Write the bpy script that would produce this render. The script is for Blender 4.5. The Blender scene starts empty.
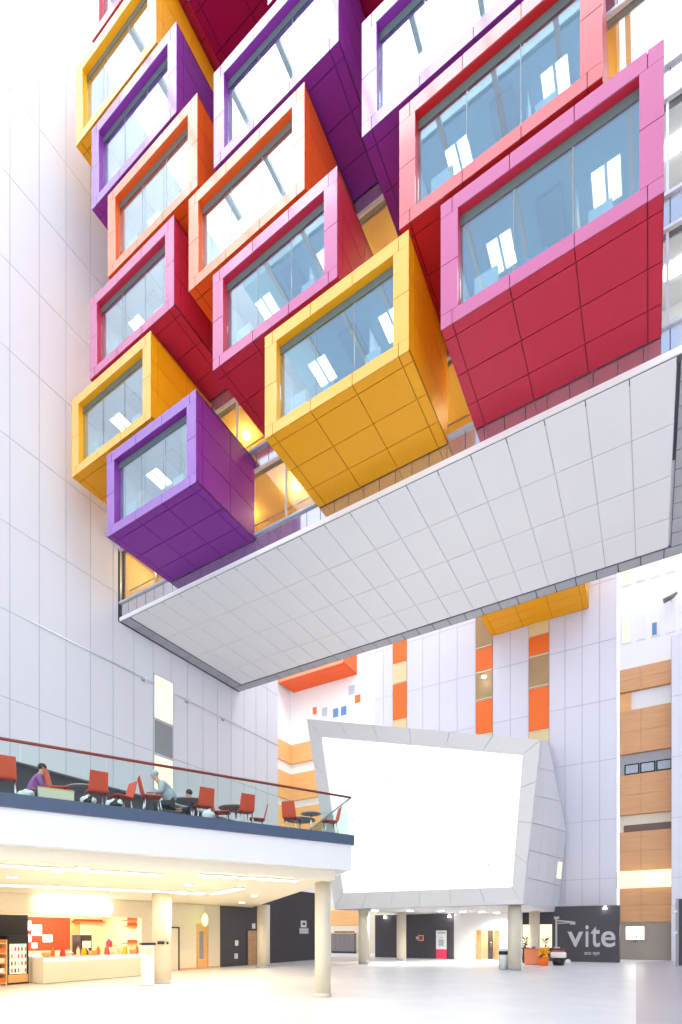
import bpy, bmesh, math, random
from mathutils import Vector, Matrix
random.seed(7)
scene = bpy.context.scene
COL = scene.collection
CS, SN, FOC, U0, V0, CAMZ = 0.8592, 0.5116, 519.0, 341.0, 933.0, 2.0
F = 19.0                      # distance of the main facade plane

# ------------------------------------------------------------------ measuring
def ray(u, v):
    a = (u - U0) / FOC
    return a * CS - SN, a * SN + CS, (V0 - v) / FOC
def at_t(u, v, t):
    d = ray(u, v); k = t / d[1]; return Vector((d[0]*k, t, CAMZ + d[2]*k))
def at_e(u, v, e):
    d = ray(u, v); k = e / d[0]; return Vector((e, d[1]*k, CAMZ + d[2]*k))
def at_depth(u, v, k):
    d = ray(u, v); return Vector((d[0]*k, d[1]*k, CAMZ + d[2]*k))
def at_z(u, v, z):
    d = ray(u, v); k = (z - CAMZ) / d[2]; return Vector((d[0]*k, d[1]*k, z))

# ------------------------------------------------------------------ materials
MATS = {}
def mat(name, color, rough=0.5, metal=0.0, spec=0.5, coat=0.0, var=0.04, scale=1.5, bump=0.0):
    if name in MATS: return MATS[name]
    m = bpy.data.materials.new(name); m.use_nodes = True
    nt = m.node_tree; b = nt.nodes['Principled BSDF']
    b.inputs['Roughness'].default_value = rough
    b.inputs['Metallic'].default_value = metal
    b.inputs['Specular IOR Level'].default_value = spec
    b.inputs['Coat Weight'].default_value = coat
    b.inputs['Coat Roughness'].default_value = 0.08
    tc = nt.nodes.new('ShaderNodeTexCoord'); n = nt.nodes.new('ShaderNodeTexNoise')
    n.inputs['Scale'].default_value = scale; n.inputs['Detail'].default_value = 3
    nt.links.new(tc.outputs['Object'], n.inputs['Vector'])
    mx = nt.nodes.new('ShaderNodeMix'); mx.data_type = 'RGBA'
    c1 = [max(0, c*(1-var)) for c in color] + [1]; c2 = [min(1, c*(1+var)) for c in color] + [1]
    mx.inputs[6].default_value = c1; mx.inputs[7].default_value = c2
    nt.links.new(n.outputs['Fac'], mx.inputs[0]); nt.links.new(mx.outputs[2], b.inputs['Base Color'])
    if bump:
        bp = nt.nodes.new('ShaderNodeBump'); bp.inputs['Strength'].default_value = bump
        nt.links.new(n.outputs['Fac'], bp.inputs['Height']); nt.links.new(bp.outputs['Normal'], b.inputs['Normal'])
    MATS[name] = m; return m

def emit(name, color, strength):
    if name in MATS: return MATS[name]
    m = bpy.data.materials.new(name); m.use_nodes = True
    nt = m.node_tree; nt.nodes.clear()
    o = nt.nodes.new('ShaderNodeOutputMaterial'); e = nt.nodes.new('ShaderNodeEmission')
    e.inputs['Color'].default_value = (*color, 1); e.inputs['Strength'].default_value = strength
    nt.links.new(e.outputs[0], o.inputs[0]); MATS[name] = m; return m

def glass(name, tint, refl, rough=0.0, gcol=(1, 1, 1)):
    if name in MATS: return MATS[name]
    m = bpy.data.materials.new(name); m.use_nodes = True
    nt = m.node_tree; nt.nodes.clear()
    o = nt.nodes.new('ShaderNodeOutputMaterial')
    t = nt.nodes.new('ShaderNodeBsdfTransparent'); t.inputs['Color'].default_value = (*tint, 1)
    g = nt.nodes.new('ShaderNodeBsdfGlossy'); g.inputs['Roughness'].default_value = rough
    g.inputs['Color'].default_value = (*gcol, 1)
    lw = nt.nodes.new('ShaderNodeLayerWeight'); pw = nt.nodes.new('ShaderNodeMath'); pw.operation = 'POWER'; pw.inputs[1].default_value = 4.0
    nt.links.new(lw.outputs['Facing'], pw.inputs[0])
    ad = nt.nodes.new('ShaderNodeMath'); ad.operation = 'ADD'; ad.inputs[1].default_value = refl; ad.use_clamp = True
    mx = nt.nodes.new('ShaderNodeMixShader')
    nt.links.new(pw.outputs[0], ad.inputs[0]); nt.links.new(ad.outputs[0], mx.inputs[0])
    nt.links.new(t.outputs[0], mx.inputs[1]); nt.links.new(g.outputs[0], mx.inputs[2])
    nt.links.new(mx.outputs[0], o.inputs[0]); MATS[name] = m; return m

def wood(name, c1, c2, sc=1.0):
    m = bpy.data.materials.new(name); m.use_nodes = True
    nt = m.node_tree; b = nt.nodes['Principled BSDF']; b.inputs['Roughness'].default_value = 0.55
    tc = nt.nodes.new('ShaderNodeTexCoord'); mp = nt.nodes.new('ShaderNodeMapping')
    mp.inputs['Scale'].default_value = (0.35*sc, 0.35*sc, 5*sc)
    n = nt.nodes.new('ShaderNodeTexNoise'); n.inputs['Scale'].default_value = 1.4; n.inputs['Detail'].default_value = 5
    cr = nt.nodes.new('ShaderNodeValToRGB')
    cr.color_ramp.elements[0].position = 0.3; cr.color_ramp.elements[0].color = (*c1, 1)
    cr.color_ramp.elements[1].position = 0.7; cr.color_ramp.elements[1].color = (*c2, 1)
    nt.links.new(tc.outputs['Object'], mp.inputs[0]); nt.links.new(mp.outputs[0], n.inputs['Vector'])
    nt.links.new(n.outputs['Fac'], cr.inputs[0]); nt.links.new(cr.outputs[0], b.inputs['Base Color'])
    MATS[name] = m; return m

PANEL = {  # cladding colour, joint colour
    'purple': (0.25, 0.034, 0.31), 'yellow': (0.92, 0.40, 0.006), 'pink': (0.56, 0.026, 0.062),
    'orange': (0.83, 0.11, 0.012), 'crimson': (0.36, 0.004, 0.05), 'red': (0.56, 0.018, 0.02)}
FRAME_SHEEN = {'purple': (0.28, 0.10, 0.47), 'yellow': (0.92, 0.46, 0.035), 'pink': (0.54, 0.10, 0.26), 'orange': (0.88, 0.20, 0.06), 'crimson': (0.45, 0.02, 0.09), 'red': (0.62, 0.11, 0.11)}  # panel colours with the pale sky sheen of the fronts mixed in
for k, c in PANEL.items():
    mat('panel_'+k, c, rough=0.42, spec=0.25, var=0.03)
    mat('frame_'+k, FRAME_SHEEN[k], rough=0.25, spec=0.95, coat=1.0, var=0.03)
    mat('joint_'+k, tuple(x*0.35 for x in c), rough=0.6, var=0.02)
mat('white_clad', (0.75, 0.755, 0.80), rough=0.45, var=0.012)
mat('white_joint', (0.50, 0.51, 0.57), rough=0.7)
mat('soffit_tile', (0.87, 0.86, 0.86), rough=0.5, var=0.015, scale=0.6)
mat('soffit_joint', (0.60, 0.60, 0.62), rough=0.7)
mat('trim_metal', (0.42, 0.42, 0.45), rough=0.35, spec=0.5)
mat('trim_joint', (0.12, 0.12, 0.14), rough=0.6)
mat('fascia_metal', (0.74, 0.74, 0.79), rough=0.06, metal=0.85, var=0.02)
mat('dark_gap', (0.03, 0.03, 0.035), rough=0.7)
mat('mullion', (0.62, 0.65, 0.70), rough=0.3, metal=0.4)
mat('screen_clad', (0.66, 0.65, 0.65), rough=0.5, var=0.012)
mat('screen_side', (0.64, 0.65, 0.69), rough=0.5, var=0.012)
mat('screen_joint', (0.40, 0.40, 0.42), rough=0.7)
mat('lilac_clad', (0.72, 0.72, 0.81), rough=0.45, var=0.012)
mat('lilac_joint', (0.50, 0.50, 0.60), rough=0.7)
mat('white_plaster', (0.75, 0.745, 0.75), rough=0.6, var=0.015)
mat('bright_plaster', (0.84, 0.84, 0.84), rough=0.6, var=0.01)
mat('warm_ceiling', (0.84, 0.76, 0.60), rough=0.6, var=0.01)
mat('cream_plaster', (0.80, 0.72, 0.56), rough=0.6, var=0.02)
mat('greige', (0.36, 0.31, 0.27), rough=0.7, var=0.03)
mat('charcoal', (0.060, 0.055, 0.068), rough=0.55, var=0.12, scale=3)
mat('band_blue', (0.055, 0.085, 0.15), rough=0.4, var=0.05)
mat('orange_panel', (0.90, 0.16, 0.015), rough=0.4, var=0.02)
mat('column_paint', (0.68, 0.62, 0.49), rough=0.4, var=0.02)
mat('chrome', (0.75, 0.75, 0.76), rough=0.18, metal=1.0)
mat('chair_red', (0.74, 0.062, 0.016), rough=0.4, var=0.05, scale=8)
mat('table_grey', (0.44, 0.38, 0.34), rough=0.4)
mat('rail_wood', (0.20, 0.035, 0.02), rough=0.3)
mat('black', (0.012, 0.012, 0.014), rough=0.4)
mat('white_gloss', (0.85, 0.85, 0.85), rough=0.2)
mat('room_white', (0.74, 0.76, 0.78), rough=0.7)
mat('room_ceiling', (0.42, 0.50, 0.56), rough=0.8)
mat('reveal_reflection', (0.10, 0.145, 0.14), rough=0.2, spec=0.5)  # dark tone of the reveal mirrored in the glass, as a colour
mat('tan_panel', (0.52, 0.36, 0.17), rough=0.6)
mat('coral', (0.82, 0.26, 0.12), rough=0.5)
mat('amber_room', (0.74, 0.50, 0.14), rough=0.7)
mat('graphic_red', (0.72, 0.05, 0.02), rough=0.5, var=0.1, scale=4)
mat('graphic_pink', (0.75, 0.03, 0.12), rough=0.5)
mat('paper_white', (0.86, 0.86, 0.84), rough=0.6)
mat('skin', (0.55, 0.30, 0.20), rough=0.55)
mat('hair_dark', (0.02, 0.015, 0.015), rough=0.6, var=0.3, scale=30)
mat('shirt_purple', (0.33, 0.11, 0.34), rough=0.8, var=0.15, scale=12)
mat('jacket_grey', (0.42, 0.48, 0.52), rough=0.8, var=0.2, scale=10)
mat('trousers', (0.05, 0.05, 0.07), rough=0.8)
mat('cloth_white', (0.82, 0.83, 0.84), rough=0.9, var=0.08, scale=9)
mat('paper_blue', (0.10, 0.25, 0.50), rough=0.5)
mat('window_grey', (0.28, 0.30, 0.31), rough=0.15, spec=0.6)
mat('window_taupe', (0.42, 0.29, 0.15), rough=0.4, spec=0.25, var=0.2, scale=0.8)
mat('window_cream', (0.80, 0.66, 0.36), rough=0.25)
mat('leaf', (0.03, 0.045, 0.02), rough=0.6, var=0.3, scale=6)
mat('bin_grey', (0.70, 0.71, 0.73), rough=0.35)
mat('dark_wood', (0.15, 0.10, 0.08), rough=0.5, var=0.15, scale=4)
mat('lettering', (0.55, 0.55, 0.58), rough=0.6)
mat('desk_grey', (0.17, 0.15, 0.15), rough=0.5, var=0.1, scale=4)
wood('timber', (0.64, 0.33, 0.15), (0.72, 0.39, 0.19))
wood('timber_pale', (0.78, 0.40, 0.14), (0.84, 0.47, 0.19))
wood('door_wood', (0.50, 0.28, 0.12), (0.62, 0.37, 0.18), 2)
glass('pod_glass', (0.80, 0.92, 0.95), 0.26, gcol=(0.90, 0.97, 1.0))
glass('facade_glass', (0.92, 0.93, 0.92), 0.10)
glass('rail_glass', (0.90, 0.965, 0.94), 0.01)
emit('lamp_white', (1.0, 0.97, 0.92), 9.0)
emit('lamp_warm', (1.0, 0.80, 0.50), 16.0)
emit('cove_warm', (1.0, 0.82, 0.52), 7.0)
emit('panel_light', (1.0, 1.0, 1.0), 4.5)
emit('added_blue_glow', (0.52, 0.70, 1.0), 0.62)  # glow of the added blue pane
emit('skylight_glow', (0.93, 0.97, 1.0), 2.7)
emit('rear_fill_glow', (0.95, 0.98, 1.0), 4.0)
emit('corridor_light', (1.0, 0.78, 0.40), 7.0)
emit('lit_window', (1.0, 0.93, 0.58), 0.9)
emit('lit_sign', (1.0, 0.96, 0.86), 3.0)
emit('lit_cream', (1.0, 0.86, 0.56), 0.85)
emit('lit_screen', (1.0, 1.0, 1.0), 1.1)
emit('exit_green', (0.75, 1.0, 0.25), 2.0)

# ------------------------------------------------------------------ mesh builder
class MB:
    def __init__(s):
        s.bm = bmesh.new()
    def poly(s, pts, mi=0):
        f = s.bm.faces.new([s.bm.verts.new(p) for p in pts]); f.material_index = mi; return f
    def obox(s, o, U, V, W, mi=0):
        o, U, V, W = Vector(o), Vector(U), Vector(V), Vector(W)
        p = [s.bm.verts.new(o + a*U + b*V + c*W) for c in (0, 1) for b in (0, 1) for a in (0, 1)]
        for q in ((0, 2, 3, 1), (4, 5, 7, 6), (0, 1, 5, 4), (2, 6, 7, 3), (0, 4, 6, 2), (1, 3, 7, 5)):
            s.bm.faces.new([p[i] for i in q]).material_index = mi
    def box(s, x0, x1, y0, y1, z0, z1, mi=0):
        s.obox((x0, y0, z0), (x1-x0, 0, 0), (0, y1-y0, 0), (0, 0, z1-z0), mi)
    def hexa(s, a, b, mi=0):      # two matching polygons joined into a closed solid
        va = [s.bm.verts.new(p) for p in a]; vb = [s.bm.verts.new(p) for p in b]; n = len(a)
        s.bm.faces.new(list(reversed(va))).material_index = mi; s.bm.faces.new(vb).material_index = mi
        for i in range(n):
            j = (i+1) % n; s.bm.faces.new([va[i], va[j], vb[j], vb[i]]).material_index = mi
    def prism(s, poly, z0, z1, mi=0):
        s.hexa([(p[0], p[1], z0) for p in poly], [(p[0], p[1], z1) for p in poly], mi)
    def tube(s, pts, r, n=8, mi=0):
        pts = [Vector(p) for p in pts]
        rs = r if isinstance(r, (list, tuple)) else [r]*len(pts)
        rings = []
        for i, p in enumerate(pts):
            d = (pts[min(i+1, len(pts)-1)] - pts[max(i-1, 0)]).normalized()
            up = Vector((0, 0, 1)) if abs(d.z) < 0.95 else Vector((1, 0, 0))
            a = d.cross(up).normalized(); b = d.cross(a).normalized()
            rings.append([s.bm.verts.new(p + rs[i]*(math.cos(2*math.pi*k/n)*a + math.sin(2*math.pi*k/n)*b)) for k in range(n)])
        for A, B in zip(rings, rings[1:]):
            for k in range(n):
                f = s.bm.faces.new([A[k], A[(k+1) % n], B[(k+1) % n], B[k]]); f.material_index = mi; f.smooth = True
        s.bm.faces.new(list(reversed(rings[0]))).material_index = mi; s.bm.faces.new(rings[-1]).material_index = mi
    def lathe(s, c, prof, n=24, mi=0):   # prof: (radius, z)
        c = Vector(c); rings = []
        for r, z in prof:
            rings.append([s.bm.verts.new(c + Vector((r*math.cos(2*math.pi*k/n), r*math.sin(2*math.pi*k/n), z))) for k in range(n)])
        for A, B in zip(rings, rings[1:]):
            for k in range(n):
                f = s.bm.faces.new([A[k], A[(k+1) % n], B[(k+1) % n], B[k]]); f.material_index = mi; f.smooth = True
        s.bm.faces.new(list(reversed(rings[0]))).material_index = mi; s.bm.faces.new(rings[-1]).material_index = mi
    def ball(s, c, r, sc=(1, 1, 1), sub=2, mi=0):
        m = Matrix.Translation(c) @ Matrix.Diagonal((r*sc[0], r*sc[1], r*sc[2], 1))
        g = bmesh.ops.create_icosphere(s.bm, subdivisions=sub, radius=1, matrix=m)
        for v in g['verts']:
            for f in v.link_faces: f.smooth = True; f.material_index = mi
    def tiles(s, o, U, V, us, vs, N, gap=0.03, th=0.03, back=0.03, skip=(), mt=0, mj=1):
        """a panelled sheet: a backing in the joint colour with one raised panel per cell"""
        o, U, V, N = Vector(o), Vector(U).normalized(), Vector(V).normalized(), Vector(N).normalized()
        s.obox(o + us[0]*U + vs[0]*V, (us[-1]-us[0])*U, (vs[-1]-vs[0])*V, -back*N, mj)
        h = gap/2
        for i in range(len(us)-1):
            for j in range(len(vs)-1):
                if (i, j) in skip: continue
                s.obox(o + (us[i]+h)*U + (vs[j]+h)*V, (us[i+1]-us[i]-gap)*U, (vs[j+1]-vs[j]-gap)*V, th*N, mt)
    def build(s, name, mats, parent=None, loc=None, bevel=0):
        bmesh.ops.recalc_face_normals(s.bm, faces=s.bm.faces[:])
        me = bpy.data.meshes.new(name); s.bm.to_mesh(me); s.bm.free()
        if not isinstance(mats, (list, tuple)): mats = [mats]
        for m in mats: me.materials.append(MATS[m] if isinstance(m, str) else m)
        o = bpy.data.objects.new(name, me); COL.objects.link(o)
        if parent is not None: o.parent = parent
        if loc is not None: o.location = loc
        if bevel:
            b = o.modifiers.new('bevel', 'BEVEL'); b.width = bevel; b.segments = 2; b.limit_method = 'ANGLE'
        return o

def tag(o, label, cat, group=None):
    o['label'] = label; o['category'] = cat
    if group: o['group'] = group
    return o
def struct(o):
    o['kind'] = 'structure'; return o
def empty(name, loc=(0, 0, 0), rz=0, label=None, cat=None, group=None):
    o = bpy.data.objects.new(name, None); COL.objects.link(o)
    o.location = loc; o.rotation_euler = (0, 0, rz); o.empty_display_size = 0.3
    if label: tag(o, label, cat, group)
    return o
def copy_tree(o, parent=None):
    c = o.copy(); COL.objects.link(c)
    if parent is not None: c.parent = parent
    for ch in [x for x in CHILD.get(o.name, [])]: copy_tree(ch, c)
    return c
CHILD = {}
def index_children(o):
    CHILD[o.name] = list(o.children)
    for c in o.children: index_children(c)
def dup(o, loc, rz, label, group=None):
    bpy.context.view_layer.update()
    index_children(o)
    c = copy_tree(o); c.location = loc; c.rotation_euler = (0, 0, rz); c['label'] = label
    if group: c['group'] = group
    return c
def frange(a, b, step):
    n = max(1, round((b-a)/step)); return [a + (b-a)*i/n for i in range(n+1)]

# ================================================================== THE SETTING
# ---- floor
def floor_mat():
    m = bpy.data.materials.new('terrazzo'); m.use_nodes = True; nt = m.node_tree; b = nt.nodes['Principled BSDF']
    b.inputs['Roughness'].default_value = 0.30; b.inputs['Specular IOR Level'].default_value = 0.5
    tc = nt.nodes.new('ShaderNodeTexCoord'); n = nt.nodes.new('ShaderNodeTexNoise'); n.inputs['Scale'].default_value = 0.8
    n.inputs['Detail'].default_value = 4
    cr = nt.nodes.new('ShaderNodeValToRGB'); cr.color_ramp.elements[0].color = (0.72, 0.73, 0.76, 1); cr.color_ramp.elements[1].color = (0.79, 0.79, 0.81, 1)
    cr.color_ramp.elements[0].position = 0.35; cr.color_ramp.elements[1].position = 0.65
    nt.links.new(tc.outputs['Object'], n.inputs['Vector']); nt.links.new(n.outputs['Fac'], cr.inputs[0]); nt.links.new(cr.outputs[0], b.inputs['Base Color'])
    MATS['terrazzo'] = m
floor_mat()
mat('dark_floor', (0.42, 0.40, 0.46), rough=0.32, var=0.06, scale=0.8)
mat('pale_floor', (0.78, 0.77, 0.75), rough=0.16, var=0.03, scale=0.8)
b = MB(); b.box(-50, 40, -42, 75, -0.3, 0, 0); fl = struct(b.build('floor', 'terrazzo'))
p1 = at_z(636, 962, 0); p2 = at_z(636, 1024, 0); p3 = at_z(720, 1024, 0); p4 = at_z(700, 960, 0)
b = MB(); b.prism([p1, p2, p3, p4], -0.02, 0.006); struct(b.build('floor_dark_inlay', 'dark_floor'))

# ---- left wall (white cladding) with tall slot window
XL = -1.37*F
ts = [21.3 + 1.371*k for k in range(-23, 10)]
zs = [CAMZ + F*(1.0155 + 0.2165*k) for k in range(-3, 8)]
zs[0] = 10.2
lit_cell = ts.index(21.3)
b = MB(); b.tiles((XL, 0, 0), (0, 1, 0), (0, 0, 1), ts, zs, (1, 0, 0), gap=0.035, th=0.03, back=0.5)
WL = struct(b.build('wall_left', ['white_clad', 'white_joint']))
def slot_window(name, y0, y1, z0, z1, m):
    bb = MB(); x = XL + 0.03
    for a in ((y0, y0+.07, z0, z1), (y1-.07, y1, z0, z1), (y0+.07, y1-.07, z0, z0+.07), (y0+.07, y1-.07, z1-.07, z1)):
        bb.box(x, x+.06, *a)
    fr = struct(bb.build(name, 'mullion'))
    bb = MB(); bb.box(x, x+.03, y0+.07, y1-.07, z0+.07, z1-.07); bb.build('pane', m, fr)
    return fr
slot_window('window_1', 21.3, 22.84, 15.1, 17.85, 'lit_window')
slot_window('window_2', 21.3, 22.84, 12.95, 15.08, 'window_grey')
slot_window('window_3', 21.3, 22.84, 10.75, 12.93, 'lit_window')
b = MB(); b.box(XL-0.6, XL-0.3, -10, 34, 4, 10.2); struct(b.build('wall_left_recess', 'charcoal'))
# cable anchors fixed at a panel joint of the left wall
b = MB(); zc = zs[2]; b.tube([(XL+.14, 14, zc), (XL+.14, 33.5, zc)], 0.018)
cab = tag(b.build('cable', 'chrome'), 'thin steel cable running along a joint of the white cladding wall', 'cable')
for i, (u, nm) in enumerate(((142.5, 'left of the lit slot window'), (186, 'right of the lit slot window'), (222, 'farthest along the white wall'))):
    q = at_e(u, 684, XL)
    e_ = empty('cable_bracket', (XL+.035, q.y, zc-0.02), 0, 'small grey cable bracket on the white wall, ' + nm, 'bracket', 'cable brackets on the white wall')
    bb = MB(); bb.box(0, .03, -.12, .12, -.16, -.03); bb.build('mounting_plate', 'trim_metal', e_)
    bb = MB(); bb.tube([(.03, 0, -.09), (.22, 0, -.12), (.30, 0, -.06)], .035); bb.build('arm', 'trim_metal', e_)
    bb = MB(); bb.ball((.30, 0, -.06), .09); bb.build('head', 'white_gloss', e_)

# ---- main block: facade behind the coloured boxes
PIT = 0.2125*F
ZB = [CAMZ + F*(0.976 + 0.2125*k) for k in range(9)]
XR = 3.4; X0 = XL + 0.06; YB = 1.525*F
ZS = CAMZ + 0.935*F          # soffit height
for k in range(8):
    zb = ZB[k]
    z0, z1 = (ZS, zb+.2) if k == 0 else (zb-.75, zb+.2)
    bb = MB(); bb.tiles((X0, F+.03, 0), (1, 0, 0), (0, 0, 1), frange(0, XR-X0, 0.71), [z0, z1], (0, -1, 0), gap=0.03, th=0.03, back=0.25)
    sp = struct(bb.build('trim_%d' % (k+1), ['fascia_metal', 'trim_joint']))
    bb = MB(); bb.box(X0, XR, F-.10, F+.03, z1, z1+.10); bb.build('sill', 'mullion', sp)
    if k: 
        bb = MB(); bb.box(X0, XR, F-.10, F+.03, z0-.10, z0); bb.build('head_rail', 'mullion', sp)
    zt = ZB[k+1]-.75-.10
    bb = MB(); bb.box(X0, XR, F+.06, F+.08, z1+.10, zt)
    gl = struct(bb.build('window_%d' % (k+11), 'facade_glass'))
    for x in frange(X0, XR, 2.84)[0:]:
        bb = MB(); bb.box(x-.04, x+.04, F-.03, F+.055, z1+.101, zt-.001); bb.build('mullion', 'mullion', gl)
    # corridor room behind the glass
    if k < 6:
        bb = MB()
        bb.box(X0+.1, -0.45, F+4.0, F+4.2, zb+.2, zb+3.3, 0)          # back wall
        bb.box(X0+.1, -0.45, F+.3, F+4.2, zb+3.25, zb+3.35, 0)          # ceiling
        bb.box(X0+.1, -0.45, F+.3, F+4.2, zb+.1, zb+.2, 1)
        bb.box(X0, X0+.1, F+.3, F+4.2, zb+.1, zb+3.35, 0); bb.box(-.45, -.35, F+.3, F+4.2, zb+.1, zb+3.35, 0)
        rm = struct(bb.build('wall_corridor_%d' % (k+1), ['amber_room', 'greige']))
        bb = MB(); bb.box(-.34, XR, F+2.4, F+2.6, zb+.2, zb+3.3); bb.box(-.34, XR, F+.3, F+2.6, zb+3.25, zb+3.35); bb.box(-.34, XR, F+.3, F+2.6, zb+.1, zb+.2)
        struct(bb.build('wall_office_%d' % (k+1), 'bright_plaster'))
        for x in frange(X0+1.6, -2, 3.3):
            bb = MB(); bb.lathe((x, F+1.6, zb+3.10), [(.16, 0), (.20, .05), (.20, .14)], 16); lo = bb.build('corridor_lamp', 'corridor_light', rm)
            if k < 4:
                ll = bpy.data.lights.new('corridor_glow', 'POINT'); ll.energy = 60; ll.color = (1, .80, .42); ll.shadow_soft_size = .2
                lp = bpy.data.objects.new('corridor_glow', ll); COL.objects.link(lp); lp.parent = rm; lp.location = (x, F+1.6, zb+2.8)
        bb = MB(); bb.tube([(X0+.3, F+.4, zb+1.1), (-.6, F+.4, zb+1.1)], .03); bb.tube([(X0+.3, F+.4, zb+.75), (-.6, F+.4, zb+.75)], .02)
        bb.build('handrail', 'trim_metal', rm)
        bb = MB(); bb.box(0.4, XR-.3, F+1.0, F+1.4, zb+3.18, zb+3.24); bb.build('strip_lamp', 'panel_light', rm)
b = MB(); b.box(X0, XR, F-.06, F-.005, ZS-.01, ZS+.20); struct(b.build('trim_19', 'soffit_tile'))
# body of the block
b = MB(); b.box(X0, XR, F+4.3, YB, ZS+.1, 54, 0); struct(b.build('wall_main_block', 'white_clad'))
b = MB(); b.box(XR, XR+.3, F-.05, YB, ZS, 54, 0); struct(b.build('wall_main_end', 'white_clad'))
# black shadow gap at the left end of the block
b = MB(); b.box(XL+.035, X0, F-.12, YB, ZS-.05, ZB[0]+3.3); struct(b.build('trim_20', 'dark_gap'))
# soffit: white tiles, dark joint, grey tile border
xa, xb, ya, yb = X0+.85, 0.038*F, F+.02, YB-.75
b = MB()
us = frange(xa, xb, 1.31); vs = [ya, ya+2.45, ya+4.85, ya+7.25, yb]
b.tiles((0, 0, ZS+.02), (1, 0, 0), (0, 1, 0), us, vs, (0, 0, -1), gap=0.035, th=0.03, back=0.1)
struct(b.build('ceiling_soffit', ['soffit_tile', 'soffit_joint']))
b = MB()
b.tiles((0, 0, ZS+.03), (1, 0, 0), (0, 1, 0), frange(X0+.03, XR, .95), [yb+.09, YB], (0, 0, -1), gap=.05, th=.05, back=.1)
b.tiles((0, 0, ZS+.03), (1, 0, 0), (0, 1, 0), [X0+.03, xa-.09], frange(ya, yb+.06, .95), (0, 0, -1), gap=.05, th=.05, back=.1)
b.tiles((0, 0, ZS+.03), (1, 0, 0), (0, 1, 0), [xb+.09, xb+.85, xb+1.6, XR], frange(ya, yb+.06, .95), (0, 0, -1), gap=.05, th=.05, back=.1)
b.box(X0, XR, ya, YB, ZS+.12, ZS+.14, 1)
struct(b.build('trim_21', ['trim_metal', 'trim_joint']))
b = MB(); b.tiles((0, YB, 0), (1, 0, 0), (0, 0, 1), frange(X0, XR, .95), [ZS-.02, ZS+.6], (0, 1, 0), gap=.05)
struct(b.build('trim_22', ['trim_metal', 'trim_joint']))

# ---- roof: solid over the entrance side, glazed over the atrium
mat('roof_blue', (0.42, 0.56, 0.66), rough=0.6)
b = MB(); b.box(-60, 40, -44, -1.5, 55, 55.6); struct(b.build('ceiling_roof', 'roof_blue'))
b = MB(); b.box(XL, 10, -26, -1.7, 54.9, 54.95); struct(b.build('window_202', 'added_blue_glow'))  # unseen glowing pane, added so frames and windows pick up blue
b = MB(); b.box(XL+2.5, 6, -1.5, 18.6, 55.55, 55.6); struct(b.build('window_200', 'skylight_glow'))
b = MB(); b.box(XL, 8, 29.2, 41.2, 55.55, 55.6); struct(b.build('window_201', 'rear_fill_glow'))  # glowing pane added out of view to light the rear
for i, x in enumerate(frange(-26, 6, 3.6)):
    bb = MB(); bb.box(x-.14, x+.14, -26, 19, 54.55, 54.88); struct(bb.build('trim_%d' % (30+i), 'trim_metal'))
b = MB(); b.box(9, 9.4, -10, 45, 0, 54.8); struct(b.build('wall_right', 'white_clad'))

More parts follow.
